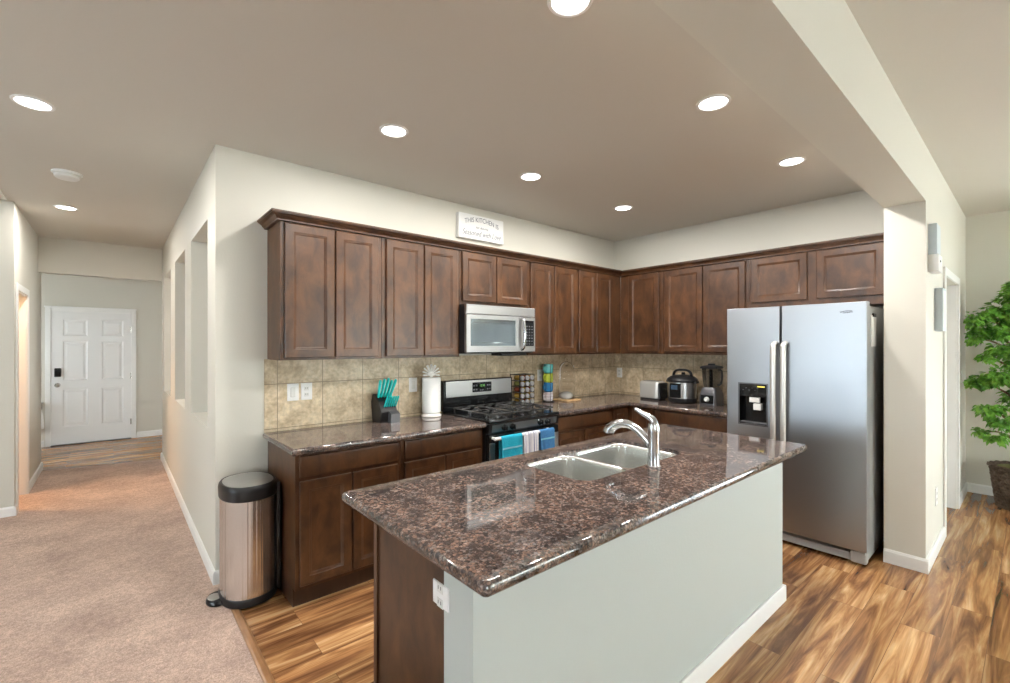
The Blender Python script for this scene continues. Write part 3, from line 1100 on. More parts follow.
def burner(x, y, r):
    bm = B()
    lathe(bm, [(r * 1.35, 0), (r * 1.35, .004), (r * .95, .006), (r * .95, .014), (r * .75, .017), (r * .75, .022), (.002, .023)], (x, y, .932), seg=24)
    part('burner', bm, 'iron', t)


for x, y, r in ((2.30, 3.06, .038), (2.30, 2.80, .045), (2.69, 3.06, .036), (2.69, 2.80, .048), (2.495, 2.93, .040)):
    burner(x, y, r)


def grate(x0, x1):
    bm = B()
    y0, y1, z = 2.675, 3.19, .966
    r = .0075
    tube(bm, [(p.x, p.y, p.z) for p in rrect(x0, x1, y0, y1, .03, z, 4)] + [(x1, y1 - .03, z)], r, 8, False)
    xm, ym = (x0 + x1) / 2, (y0 + y1) / 2
    tube(bm, [(x0, ym, z), (x1, ym, z)], r, 8)
    for yc in ((y0 + ym) / 2, (y1 + ym) / 2):
        for dx, dy in ((1, 0), (-1, 0), (0, 1), (0, -1)):
            L = (x1 - x0) / 2 if dx else (y1 - y0) / 4
            tube(bm, [(xm + dx * L, yc + dy * L, z), (xm + dx * L * .6, yc + dy * L * .6, z + .006), (xm + dx * .03, yc + dy * .03, z + .004)], r * .9, 8)
    for x in (x0, x1):
        for y in (y0 + .04, y1 - .04, ym):
            tube(bm, [(x, y, z), (x, y, .9325)], r, 8)
    part('grate', bm, 'iron', t)


grate(2.150, 2.385)
grate(2.400, 2.590)
grate(2.605, 2.840)
bm = B()
prism(bm, [(RFY + .03, .905), (RFY - .028, .905), (RFY - .018, .832), (RFY + .03, .832)], 'x', RX0 + .002, RX1 - .002)
cp = part('control_panel', bm, 'black', t)
bm = B()
prism(bm, [(RFY - .020, .894), (RFY - .0285, .894), (RFY - .0205, .840), (RFY - .012, .840)], 'x', RX0 + .03, RX1 - .03)
part('control_strip', bm, 'strip_steel', cp, 'steel strip around the knobs')
for x in (2.258, 2.340, 2.640, 2.722):
    bm = B()
    ax = (0, -1, .12)
    lathe(bm, [(.024, 0), (.024, .006), (.019, .010), (.017, .030), (.012, .034), (.002, .034)], (x, RFY - .024, .866), ax, 20)
    box(bm, x - .004, x + .004, RFY - .066, RFY - .05, .850, .886, .002)
    part('knob', bm, 'black_gloss', t)
bm = B()
box(bm, RX0 + .004, RX1 - .004, RFY - .022, RFY + .02, .215, .822, .006)
od = part('oven_door', bm, 'black_gloss', t)
bm = B()
for x0, x1 in ((RX0 + .006, RX0 + .055), (RX1 - .055, RX1 - .006)):
    box(bm, x0, x1, RFY - .027, RFY - .02, .22, .76, .002)
box(bm, RX0 + .055, RX1 - .055, RFY - .027, RFY - .02, .22, .29, .002)
part('door_frame', bm, 'steel', od, 'steel frame strips')
bm = B()
tube(bm, [(RX0 + .018, 2.600, .800), (RX1 - .122, 2.600, .800)], .0125, 16)
for x in (RX0 + .035, RX1 - .14):
    tube(bm, [(x, 2.600, .800), (x, 2.652, .800)], .010, 10)
part('handle', bm, 'white', od, 'pale bar handle')
part('storage_drawer', box(B(), RX0 + .004, RX1 - .004, RFY - .020, RFY + .02, .03, .205, .006), 'steel_h', t)


def towel(x0, x1, zb, zback, m, label, seed, band=None):
    th = thing('kitchen_towel', label, 'towel', ((x0 + x1) / 2, 2.59, zb), 'towels on the oven handle')
    bm = B()
    rnd = random.Random(seed)
    ph = rnd.random() * 6
    R = .0155
    prof_ = []
    for k in range(9):
        prof_.append((2.600 - R - .002, zb + (.80 - zb) * k / 8, 1 - k / 8))
    for k in range(1, 8):
        a = pi - pi * k / 8
        prof_.append((2.600 + R * cos(a), .80 + R * sin(a), 0))
    for k in range(7):
        prof_.append((2.600 + R + .002, .80 + (zback - .80) * k / 6, 0.5 * k / 6))
    nx = 22
    vs = []
    for y, z, amp in prof_:
        row = []
        for i in range(nx + 1):
            u = i / nx
            s = 1 if y < 2.6 else 0.4
            row.append(bm.verts.new((x0 + (x1 - x0) * u, y - abs(amp) * s * (.006 + .007 * sin(u * 11 + ph)), z - .004 * sin(u * 3 + ph) * amp)))
        vs.append(row)
    for a, b in zip(vs, vs[1:]):
        for i in range(nx):
            bm.faces.new((a[i], a[i + 1], b[i + 1], b[i]))
    finish(bm)
    bmesh.ops.solidify(bm, geom=bm.faces[:], thickness=.0045)
    part('cloth', bm, m, th)
    if band:
        bm = B()
        z = band
        row = []
        for zz in (z - .006, z + .006):
            k = 1 - (zz - zb) / (.80 - zb)
            row.append([(x0 + (x1 - x0) * i / nx, 2.600 - R - .0075 - k * (.006 + .007 * sin(i / nx * 11 + ph)), zz) for i in range(nx + 1)])
        back = [[(p[0], p[1] + .002, p[2]) for p in r] for r in row]
        loft(bm, [row[0] + back[0][::-1], row[1] + back[1][::-1]])
        part('band', bm, 'stitch_light', th, 'paler woven band')
    return th


towel(2.185, 2.395, .560, .60, 'towel_teal', 'turquoise terry towel on the oven handle', 1, .722)
towel(2.412, 2.570, .585, .62, 'towel_stripe', 'white towel with violet-blue stripes between the two blue towels', 2)
towel(2.590, 2.752, .575, .60, 'towel_blue', 'medium blue towel at the far end of the oven handle', 3, .74)

# ------------------------------------------------------------------ microwave
t = thing('microwave_oven', 'stainless over-the-range microwave with curved handle above the gas range', 'microwave', (2.49, 3.12, 1.425))
MX0, MX1, MF = 2.112, 2.866, 2.926
part('body', box(B(), MX0, MX1, MF + .030, YW - .011, 1.425, 1.822, .003), 'black', t)
bm = B()
rings_panel(bm, (MX0, MF, 1.742), (1, 0, 0), NY, MX1 - MX0, .078, [(0, .030), (0, .006), (.006, 0)])
part('vent_panel', bm, 'steel_h', t)
bm = B()
DR = 2.728
for x0, x1, z0, z1 in ((MX0, DR, 1.437, 1.487), (MX0, DR, 1.704, 1.738), (MX0, MX0 + .040, 1.487, 1.704), (DR - .095, DR, 1.487, 1.704)):
    box(bm, x0, x1, MF, MF + .03, z0, z1, .0015)
md = part('door', bm, 'steel_h', t)
bm = B()
rings_panel(bm, (MX0 + .036, MF + .003, 1.483), (1, 0, 0), NY, DR - MX0 - .075, .225, [(0, .02), (0, 0), (.03, 0), (.032, .003)])
part('window', bm, 'oven_glass', md)
bm = B()
hx = 2.700
hp = smooth_pts([(hx, MF - .002, 1.722), (hx, MF - .030, 1.705), (hx, MF - .042, 1.65), (hx, MF - .046, 1.59), (hx, MF - .042, 1.53), (hx, MF - .030, 1.472), (hx, MF - .002, 1.455)], 5)
tube(bm, hp, .0125, 12)
part('handle', bm, 'chrome', md)
bm = B()
box(bm, DR + .002, MX1, MF, MF + .03, 1.437, 1.738, .0015)
cp = part('control_panel', bm, 'steel_h', t)
bm = B()
rings_panel(bm, (DR + .012, MF - .0015, 1.487), (1, 0, 0), NY, MX1 - DR - .030, .222, [(0, .003), (0, 0)])
part('keypad', bm, 'dark_glass', cp)
bm = B()
for i in range(3):
    for j in range(7):
        x, z = DR + .034 + i * .032, 1.502 + j * .026
        box(bm, x - .009, x + .009, MF - .0026, MF - .0016, z - .006, z + .006, .0003)
part('keypad_buttons', bm, 'grey', cp)
part('grease_filter', box(B(), 2.50, 2.79, 2.96, 3.10, 1.402, 1.425, .003), 'black', t)

# ------------------------------------------------------------------ refrigerator
t = thing('refrigerator', 'tall stainless side-by-side refrigerator with ice and water dispenser', 'refrigerator', (4.17, 1.19, 0))
RF = 3.80
part('body', box(B(), RF + .085, 4.565, 0.745, 1.632, .03, 1.765, .006), 'grey_paint', t)


def fridge_door(y0, y1, z0, z1, bay=None):
    """Flat steel door facing -x from y0 to y1 with eased edges; bay = (y0, y1, z0, z1, depth) is a recess in it."""
    bm = B()
    R_ = []
    for ins, d in ((0, .075), (0, .006), (.002, .002), (.006, 0)):
        R_.append([bm.verts.new((RF + d, y, z)) for y, z in ((y1 - ins, z0 + ins), (y0 + ins, z0 + ins), (y0 + ins, z1 - ins), (y1 - ins, z1 - ins))])
    for a, b in zip(R_, R_[1:]):
        for k in range(4):
            bm.faces.new((a[k], a[(k + 1) % 4], b[(k + 1) % 4], b[k]))
    bm.faces.new(R_[0][::-1])
    if not bay:
        bm.faces.new(R_[-1])
        return bm
    a0, a1, b0, b1, dep = bay
    h0 = [bm.verts.new((RF, y, z)) for y, z in ((a1, b0), (a0, b0), (a0, b1), (a1, b1))]
    h1 = [bm.verts.new((RF + dep, y, z)) for y, z in ((a1, b0), (a0, b0), (a0, b1), (a1, b1))]
    f = R_[-1]
    for k in range(4):
        j_ = (k + 1) % 4
        bm.faces.new((f[k], f[j_], h0[j_], h0[k]))
        bm.faces.new((h0[k], h0[j_], h1[j_], h1[k]))
    bm.faces.new(h1)
    return bm


fd = part('freezer_door', fridge_door(1.259, 1.648, .105, 1.787, (1.345, 1.551, .873, 1.190, .068)), 'fridge_steel', t)
rd = part('fridge_door', fridge_door(0.735, 1.247, .105, 1.787), 'fridge_steel', t)
for yy, par in ((1.287, fd), (1.219, rd)):
    bm = B()
    pts = smooth_pts([(RF + .004, yy, 1.515), (RF - .040, yy, 1.500), (RF - .052, yy, 1.44), (RF - .058, yy, 1.09), (RF - .052, yy, .73), (RF - .040, yy, .670), (RF + .004, yy, .655)], 5)
    tube(bm, pts, .0195, 16, flat=.6)
    part('handle', bm, 'satin_steel', par)
# dispenser: trim ring around a real recess lined in black
bm = B()
y0, y1, z0, z1 = 1.558, 1.338, .865, 1.198
for a0, a1, b0, b1 in ((y1, y0, z1 - .010, z1), (y1, y0, z0, z0 + .010), (y0 - .010, y0, z0 + .010, z1 - .010), (y1, y1 + .010, z0 + .010, z1 - .010)):
    box(bm, RF - .005, RF + .002, a0, a1, b0, b1, .001)
ds = part('dispenser', bm, 'grey', fd)
bm = B()
for a0, a1, b0, b1, c0, c1 in ((1.346, 1.550, .875, 1.188, RF + .060, RF + .067), (1.346, 1.550, .874, .881, RF, RF + .060), (1.346, 1.350, .881, 1.09, RF, RF + .060), (1.546, 1.550, .881, 1.09, RF, RF + .060)):
    box(bm, c0, c1, a0, a1, b0, b1)
part('dispenser_bay', bm, 'black_gloss', ds)
part('dispenser_panel', box(B(), RF - .002, RF + .059, 1.347, 1.549, 1.088, 1.188, .003), 'black_gloss', ds)
part('dispenser_paddle', box(B(), RF + .004, RF + .030, 1.402, 1.478, 1.045, 1.087, .004), 'white', ds, 'pale upper dispenser paddle')
part('dispenser_paddle', box(B(), RF + .012, RF + .060, 1.395, 1.452, .985, 1.036, .006), 'white', ds, 'pale lower dispenser paddle')
part('dispenser_light', box(B(), RF - .0032, RF - .001, 1.362, 1.415, 1.166, 1.176, .0005), 'amber_led', ds)
for k in range(6):
    y = 1.52 - k * .022
    part('dispenser_button', box(B(), RF - .0032, RF - .001, y - .004, y + .004, 1.138 + .016 * (k % 2), 1.143 + .016 * (k % 2), .0005), 'grey', ds)
part('drip_tray', box(B(), RF + .002, RF + .058, 1.352, 1.545, .881, .889, .002), 'grey', ds)
# emblem: a small swoosh ring with lettering
bm = B()
pts = [(RF - .0015, .848 + .030 * cos(a), 1.722 + .007 * sin(a) - .004 * cos(a)) for a in [2 * pi * k / 28 for k in range(25)]]
tube(bm, pts, .0018, 6)
text_bm(bm, 'Whirlpool', .020, lambda a, b, c: (RF - .001 - c, .848 - a, 1.715 + b), squeeze=.9)
part('emblem', bm, 'grey', rd)
bm = B()
box(bm, RF + .035, 4.0, .755, 1.622, .022, .074, .004)
part('toe_grille', bm, 'grey_paint', t)
bm = B()
box(bm, RF + .012, RF + .075, .740, .830, .020, .100, .012, 3)
box(bm, RF + .006, RF + .03, .745, .82, .085, .101, .004)
part('foot_cover', bm, 'grey_paint', t)
for y in (.79, 1.585):
    bm = B()
    box(bm, RF + .078, RF + .15, y - .03, y + .03, 1.766, 1.783, .004)
    part('hinge_cover', bm, 'grey_paint', t)
t2 = thing('note_pad', 'white paper note on the grey side of the refrigerator near its top', 'note', (4.03, .744, 1.48))
part('paper', box(B(), 3.955, 4.10, .740, .7445, 1.485, 1.70, .001), 'paper', t2)
part('clip', box(B(), 3.99, 4.065, .733, .7445, 1.69, 1.715, .003), 'black', t2)

# ------------------------------------------------------------------ trash can
TX, TY, TA, TB = .612, 3.080, .143, .182
t = thing('trash_can', 'tall brushed steel step trash can with black lid rim beside the hallway corner', 'trash can', (TX, TY, 0))


def sup(s, z, n=2.35, k=44, dz=0.0):
    out = []
    for i in range(k):
        a = 2 * pi * i / k
        cx, sx_ = cos(a), sin(a)
        x = math.copysign(abs(cx) ** (2 / n), cx) * (TA + s)
        y = math.copysign(abs(sx_) ** (2 / n), sx_) * (TB + s)
        out.append((TX + x, TY + y, z + dz * x / TA))
    return out


part('base', loft(B(), [sup(.002, 0.012), sup(.006, 0.016), sup(.006, .046), sup(.001, .056)]), 'black', t)
part('body', loft(B(), [sup(-.002, .050), sup(0, .060), sup(0, .610), sup(-.003, .615)]), 'can_steel', t)
rim = part('lid_rim', loft(B(), [sup(.002, .607), sup(.006, .612), sup(.008, .662), sup(.004, .680), sup(-.004, .690), sup(-.012, .690), sup(-.016, .677)]), 'black', t)
part('lid', loft(B(), [sup(-.013, .677), sup(-.014, .690), sup(-.05, .700), sup(-.09, .704)]), 'steel', t)
bm = B()
box(bm, TX + TA - .012, TX + TA + .014, TY - .11, TY + .11, .03, .67, .008)
part('hinge_back', bm, 'black', t)
bm = B()
pd = [(TX - TA - .010 + .058 * cos(a) * (1.0 if cos(a) < 0 else 1.2), TY + .02 + .078 * sin(a)) for a in [2 * pi * k / 28 for k in range(28)]]
loft(bm, [[(x, y, .012) for x, y in pd], [(x, y, .022) for x, y in pd], [(TX - TA - .010 + (x - TX + TA + .010) * .86, TY + .02 + (y - TY - .02) * .86, .036) for x, y in pd]])
pe = part('pedal', bm, 'black', t)
bm = B()
loft(bm, [[(TX - TA - .028 + (x - TX + TA + .010) * s, TY + .02 + (y - TY - .02) * s, z) for x, y in pd] for s, z in ((.55, .035), (.55, .039), (.48, .041))])
part('pedal_pad', bm, 'steel', pe)

# ------------------------------------------------------------------ counter items, range side
# knife block
KX0, KX1 = 1.492, 1.622
t = thing('knife_block', 'black slanted knife block full of teal handles on the counter', 'knife block', (1.56, 3.19, CT1))
bm = B()
prism(bm, [(3.290, CT1), (3.150, CT1), (3.135, 1.000), (3.175, 1.075), (3.285, 1.125), (3.31, 1.06)], 'x', KX0, KX1)
bmesh.ops.bevel(bm, geom=bm.edges[:], offset=.004, segments=2, affect='EDGES')
part('body', bm, 'black', t)
bm = B()
prism(bm, [(3.150, CT1), (3.095, CT1), (3.092, .985), (3.135, 1.005)], 'x', KX0 + .060, KX1)
part('front_block', bm, 'grey', t, 'grey metal front block')


def knife(p, d, length, r, label, grp):
    k = thing('kitchen_knife', label, 'knife', p, grp)
    p, d = Vector(p), Vector(d).normalized()
    bm = B()
    tube(bm, [p - d * .055, p - d * .004], [.004, .006], 8, flat=.35)
    part('blade', bm, 'nickel', k)
    bm = B()
    pts = [p + d * (length * s) for s in (0, .06, .3, .6, .88, 1.0)]
    tube(bm, pts, [r * .75, r, r * .95, r * 1.08, r * 1.15, r * .7], 10, flat=.62)
    part('handle', bm, 'teal', k)


for k in range(5):
    x = KX0 + .018 + k * .024
    knife((x, 3.225, 1.100), (0.06 + .04 * k, -.18 - .03 * k, .97), .135 + .008 * (k % 3), .0142, 'long teal-handled knife in the upper row of the knife block', 'long teal knives in the block')
for k in range(6):
    x = KX0 + .032 + k * .018
    knife((x, 3.150, 1.035), (.10, -.42, .92), .088, .0080, 'short teal-handled steak knife in the front row of the knife block', 'short teal steak knives')

# paper towel holder and roll
PX_, PYY = 1.952, 3.190
t = thing('paper_towel_holder', 'white ornate paper towel holder with shell-shaped top beside the stove', 'paper towel holder', (PX_, PYY, CT1))
bm = B()
lathe(bm, [(.078, 0), (.081, .006), (.079, .014), (.074, .020), (.068, .030), (.060, .032), (.002, .032)], (PX_, PYY, CT1), seg=32)
part('base', bm, 'ceramic', t)
bm = B()
tube(bm, [(PX_, PYY, CT1 + .03), (PX_, PYY, 1.262)], .012, 12)
part('post', bm, 'ceramic', t)
bm = B()
hub = Vector((PX_, PYY, 1.258))
lathe(bm, [(.026, -.012), (.030, 0), (.022, .012), (.012, .02), (.002, .022)], hub, seg=18)
ax = Vector((.80, -.60, 0))
for k in range(9):
    a = radians(-8 + 196 * k / 8)
    d = ax * cos(a) + Vector((0, 0, 1)) * sin(a)
    L = .070 + .012 * sin(a)
    tube(bm, [hub, hub + d * (L * .5), hub + d * (L * .9), hub + d * L], [.005, .013, .016, .009], 8, flat=.5)
part('shell_finial', bm, 'ceramic', t)
bm = B()
rr = .075
lathe(bm, [(.022, .955), (rr - .002, .953), (rr, .957), (rr, 1.228), (rr - .003, 1.232), (.022, 1.232), (.021, 1.0)], (PX_, PYY, 0), seg=36, cap0=False, cap1=False)
solo('paper_towel_roll', bm, 'paper', 'white paper towel roll on its ornate holder', 'paper towels')

# spice rack and jars
SXA, SXB, SYF, SYB = 2.895, 3.085, 3.165, 3.295
t = thing('spice_rack', 'black wire spice rack full of small jars beside the stove', 'spice rack', (3.01, 3.23, CT1))
for x in (SXA, SXB):
    for y in (SYF, SYB):
        part('post', tube(B(), [(x, y, CT1), (x, y, 1.216)], .004, 8), 'black', t)
bm = B()
for j in range(6):
    z = .930 + j * .0565
    for y in (SYF, SYB):
        tube(bm, [(SXA, y, z), (SXB, y, z)], .003, 6)
    for x in (SXA, SXA + .063, SXA + .127, SXB):
        tube(bm, [(x, SYF, z), (x, SYB, z)], .003, 6)
part('shelves', bm, 'black', t)
for j in range(5):
    for i in range(3):
        x, z = SXA + .032 + i * .063, .933 + .0235 + j * .0565
        lay = ['bottom row', 'second row up', 'middle row', 'second row down', 'top row'][j]
        pos = ['on the stove side', 'in the middle', 'on the mug side'][i]
        k = thing('spice_jar', 'silver-capped spice jar in the %s of the wire rack, %s' % (lay, pos), 'spice jar', (x, SYF, z - .0235), 'spice jars in the rack')
        bm = B()
        lathe(bm, [(.019, .012), (.0215, .018), (.0225, .03), (.0225, .098), (.020, .103)], (x, SYF - .012, z), (0, 1, 0), 16)
        part('jar', bm, ['spice_a', 'spice_c', 'spice_b', 'spice_a'][(i * 2 + j * 3) % 4], k)
        bm = B()
        lathe(bm, [(.018, -.004), (.0215, -.002), (.0222, .002), (.0222, .016)], (x, SYF - .012, z), (0, 1, 0), 16)
        part('lid', bm, 'cap_silver', k)

# stacked mugs on a wire stand
MXc, MYc = 3.345, 3.225
t = thing('mug_stand', 'thin black wire stand holding the tower of four mugs', 'mug stand', (MXc, MYc, CT1))
bm = B()
tube(bm, [(MXc + .058 * cos(a), MYc + .058 * sin(a), CT1 + .004) for a in [2 * pi * k / 24 for k in range(25)]], .004, 8, False)
for a in (radians(40), radians(130), radians(250)):
    tube(bm, [(MXc + .058 * cos(a), MYc + .058 * sin(a), CT1 + .003), (MXc + .056 * cos(a), MYc + .056 * sin(a), 1.30)], .003, 8)
part('frame', bm, 'black', t)
for j, (m_, lab) in enumerate([('band_mug', 'grey and white banded mug at the bottom of the mug tower'), ('blue_mug', 'blue mug second from the bottom of the mug tower'),
                               ('lime_mug', 'yellow-green mug second from the top of the mug tower'), ('teal_mug', 'teal mug on top of the mug tower')]):
    z = CT1 + .008 + j * .094
    k = thing('coffee_mug', lab, 'mug', (MXc, MYc, z), 'mugs stacked on the stand')
    bm = B()
    lathe(bm, [(.003, .004), (.030, .002), (.034, 0), (.044, .008), (.047, .03), (.047, .088), (.0455, .092), (.043, .09), (.043, .03), (.036, .012), (.003, .010)], (MXc, MYc, z), seg=28, cap0=False, cap1=False)
    part('cup', bm, m_, k)
    bm = B()
    d = Vector((-.80, -.10, 0)).normalized()
    c = Vector((MXc, MYc, z))
    tube(bm, smooth_pts([c + d * .045 + Vector((0, 0, .074)), c + d * .068 + Vector((0, 0, .074)), c + d * .078 + Vector((0, 0, .05)), c + d * .068 + Vector((0, 0, .025)), c + d * .045 + Vector((0, 0, .022))], 5), .006, 8)
    part('handle', bm, m_, k)

# glass cloche with a white dome inside
GX, GY = 3.585, 3.195
t = thing('glass_cloche', 'clear glass cloche on a light wood board next to the mug tower', 'cloche', (GX, GY, CT1))
part('board', box(B(), GX - .108, GX + .108, GY - .108, GY + .100, CT1, CT1 + .016, .005, 3), 'board', t, 'light wood board')
bm = B()
R0 = .082
outer = [(R0, 0), (R0, .27), (R0 * .96, .315), (R0 * .80, .350), (R0 * .5, .375), (R0 * .18, .384), (.012, .388), (.011, .398), (.016, .408), (.012, .420), (.002, .423)]
inner = [(R0 * .18, .380), (R0 * .5, .371), (R0 * .78, .347), (R0 * .93, .313), (R0 - .0035, .27), (R0 - .0035, 0)]
lathe(bm, outer, (GX, GY, CT1 + .017), seg=36, cap0=False)
lathe(bm, [(.002, .3805)] + inner, (GX, GY, CT1 + .017), seg=36, cap0=False, cap1=False)
part('dome', bm, 'glass', t, 'clear glass dome')
bm = B()
lathe(bm, [(.028, 0), (.045, .006), (.058, .020), (.061, .036), (.056, .052), (.042, .066), (.022, .075), (.002, .077)], (GX - .005, GY, CT1 + .0165), seg=28)
solo('round_cheese', bm, 'ceramic', 'white rounded lump under the glass cloche', 'food')


# wall plates
def plate(label, c, n, w=.070, h=.115, kind='outlet', cat='outlet'):
    c, n = Vector(c), Vector(n)
    ux = Vector((0, 0, 1)).cross(n).normalized()
    t = thing('wall_outlet' if kind == 'outlet' else 'light_switch', label, cat, c)
    bm = B()
    o = c - ux * (w / 2) - Vector((0, 0, h / 2)) + n * .006
    rings_panel(bm, o, ux, n, w, h, [(0, .006), (0, .002), (.003, 0)])
    part('cover_plate', bm, 'white', t)
    bm = B()
    if kind == 'outlet':
        for dz in (-.021, .021):
            rings_panel(bm, c - ux * .016 + Vector((0, 0, dz - .014)) + n * .0075, ux, n, .032, .028, [(0, .003), (.002, 0)])
        part('receptacle', bm, 'offwhite', t)
        bm = B()
        for dz in (-.021, .021):
            for dx in (-.0065, .0065):
                rings_panel(bm, c + ux * (dx - .0012) + Vector((0, 0, dz - .003)) + n * .0079, ux, n, .0024, .010, [(0, .001), (0, 0)])
        part('slots', bm, 'black', t)
    else:
        rings_panel(bm, c - ux * .016 - Vector((0, 0, .033)) + n * .010, ux, n, .032, .066, [(0, .006), (0, .003), (.002, 0)])
        part('rocker', bm, 'offwhite', t)
    return t


FYB = YW - .009
plate('white rocker switch plate, first on the tile from the hallway corner', (0.932, FYB, 1.172), NY, .074, .117, 'switch', 'light switch')
plate('white outlet plate beside the rocker switch on the tile', (1.021, FYB, 1.172), NY, .074, .117)
plate('white switch plate between knife block and paper towels on the tile', (1.855, FYB, 1.170), NY, .072, .115, 'switch', 'light switch')
plate('white outlet plate partly hidden behind the mug tower', (3.315, FYB, 1.185), NY, .072, .115)
to = plate('white outlet plate with dark sockets behind the glass cloche', (3.80, FYB, 1.190), NY, .085, .160)
plate('white outlet plate on the tile near the inner corner, toaster side', (XF - .009, 3.245, 1.165), NX, .072, .115)
bm_t = plate('pale horizontal outlet plate on the end of the island below the granite', (0.721, 1.122, 0.772), NX, .080, .066, 'outlet')

# ------------------------------------------------------------------ counter items, refrigerator side
# toaster
TXc, TYc = 4.36, 2.665
t = thing('toaster', 'stainless two-slot toaster with black end on the corner counter', 'toaster', (TXc, TYc, CT1))
bm = B()
rings_ = []
for ins, z in ((.004, .018), (0, .024), (0, .165), (.004, .180), (.014, .190), (.03, .194)):
    rings_.append([(p.x, p.y, CT1 + z) for p in rrect(TXc - .085 + ins, TXc + .085 - ins, TYc - .110 + ins * .4, TYc + .115 - ins * .4, .03, 0, 5)])
loft(bm, rings_)
part('body', bm, 'satin_steel', t)
part('base', loft(B(), [[(p.x, p.y, CT1 + z) for p in rrect(TXc - .08, TXc + .08, TYc - .115, TYc + .11, .03, 0, 5)] for z in (0, .019)]), 'black', t)
bm = B()
box(bm, TXc - .083, TXc + .083, TYc - .132, TYc - .107, CT1 + .012, CT1 + .180, .014, 3)
part('end_cap', bm, 'black', t)
part('lever', box(B(), TXc - .018, TXc + .018, TYc - .150, TYc - .131, CT1 + .105, CT1 + .122, .005), 'black', t)
bm = B()
for dx in (-.035, .035):
    box(bm, TXc + dx - .013, TXc + dx + .013, TYc - .085, TYc + .085, CT1 + .1935, CT1 + .1955, .0008)
part('slots', bm, 'black', t)

# electric pressure cooker
CX, CYc = 4.335, 2.318
t = thing('pressure_cooker', 'round steel electric pressure cooker with black lid beside the toaster', 'pressure cooker', (CX, CYc, CT1))
bm = B()
lathe(bm, [(.112, 0), (.128, .008), (.135, .030), (.135, .046), (.129, .050)], (CX, CYc, CT1), seg=40)
part('base', bm, 'black', t)
bm = B()
lathe(bm, [(.129, .046), (.133, .050), (.133, .205), (.129, .210)], (CX, CYc, CT1), seg=40)
part('body', bm, 'steel', t)
bm = B()
lathe(bm, [(.135, .204), (.146, .210), (.148, .228), (.139, .244), (.112, .262), (.075, .274), (.030, .278), (.002, .279)], (CX, CYc, CT1), seg=40)
lid = part('lid', bm, 'black', t)
bm = B()
for s in (-1, 1):
    pass
hd = smooth_pts([(CX, CYc + .095, CT1 + .262), (CX, CYc + .085, CT1 + .300), (CX, CYc + .045, CT1 + .324), (CX, CYc - .045, CT1 + .324), (CX, CYc - .085, CT1 + .300), (CX, CYc - .095, CT1 + .262)], 5)
tube(bm, hd, .012, 10, flat=1.6)
part('lid_handle', bm, 'black', lid)
bm = B()
lathe(bm, [(.018, 0), (.018, .02), (.012, .03), (.002, .03)], (CX + .055, CYc + .02, CT1 + .270), seg=16)
part('steam_valve', bm, 'black', lid)
bm = B()
for s in (-1, 1):
    box(bm, CX - .035, CX + .035, CYc + s * .132, CYc + s * .160, CT1 + .198, CT1 + .222, .008)
part('side_handle', bm, 'black', t)
bm = B()
rings_ = []
for r, ins in ((.129, 0), (.1365, 0), (.139, .004)):
    ring = []
    for k in range(9):
        a = radians(180 - 26 + 52 * k / 8 - 4)
        ring.append((a, r))
    rings_.append([(CX + r_ * cos(a), CYc + r_ * sin(a), CT1 + .056 + ins) for a, r_ in ring] + [(CX + r_ * cos(a), CYc + r_ * sin(a), CT1 + .196 - ins) for a, r_ in ring[::-1]])
loft(bm, rings_)
cp = part('control_panel', bm, 'black_gloss', t)
bm = B()
rings_ = []
for r in (.1385, .1402):
    aa = [radians(180 - 17 + 30 * k / 6 - 4) for k in range(7)]
    rings_.append([(CX + r * cos(a), CYc + r * sin(a), CT1 + .135) for a in aa] + [(CX + r * cos(a), CYc + r * sin(a), CT1 + .180) for a in aa[::-1]])
loft(bm, rings_)
part('display', bm, 'screen_blue', cp)

# blender
BXc, BYc = 4.36, 2.035
t = thing('blender', 'countertop blender with grey base, dial and dark jar beside the refrigerator', 'blender', (BXc, BYc, CT1))
bm = B()
rings_ = []
for w_, d_, z in ((.084, .092, 0), (.086, .094, .008), (.084, .090, .10), (.074, .078, .145), (.066, .068, .165), (.060, .060, .172)):
    rings_.append([(p.x, p.y, CT1 + z) for p in rrect(BXc - d_, BXc + d_, BYc - w_, BYc + w_, .03, 0, 5)])
loft(bm, rings_)
part('base', bm, 'grey', t)
bm = B()
rings_panel(bm, (BXc - .0975, BYc + .060, CT1 + .022), (0, -1, 0), NX, .120, .078, [(0, .02), (0, .001), (.002, 0)])
cp = part('control_panel', bm, 'black_gloss', t)
bm = B()
lathe(bm, [(.024, 0), (.024, .006), (.020, .010), (.018, .022), (.002, .023)], (BXc - .0975, BYc, CT1 + .061), (-1, 0, 0), 20)
part('dial', bm, 'white', cp)
bm = B()
rings_ = []
for w_, z in ((.054, .172), (.060, .185), (.070, .34), (.072, .352)):
    rings_.append([(p.x, p.y, CT1 + z) for p in rrect(BXc - w_, BXc + w_, BYc - w_, BYc + w_, .02, 0, 5)])
loft(bm, rings_)
jar = part('jar', bm, 'smoke_glass', t, 'smoky clear jar')
bm = B()
rings_ = []
for w_, z in ((.078, .350), (.082, .354), (.082, .366), (.070, .374), (.030, .382), (.028, .395), (.02, .398)):
    rings_.append([(p.x, p.y, CT1 + z) for p in rrect(BXc - w_, BXc + w_, BYc - w_, BYc + w_, .018, 0, 5)])
loft(bm, rings_)
part('lid', bm, 'black', t)
bm = B()
tube(bm, smooth_pts([(BXc, BYc - .069, CT1 + .335), (BXc, BYc - .094, CT1 + .330), (BXc, BYc - .098, CT1 + .26), (BXc, BYc - .086, CT1 + .205), (BXc, BYc - .060, CT1 + .196)], 5), .010, 10)
part('jar_handle', bm, 'black', jar)
bm = B()
tube(bm, [(BXc, BYc, CT1 + .175), (BXc, BYc, CT1 + .345)], .017, 10)
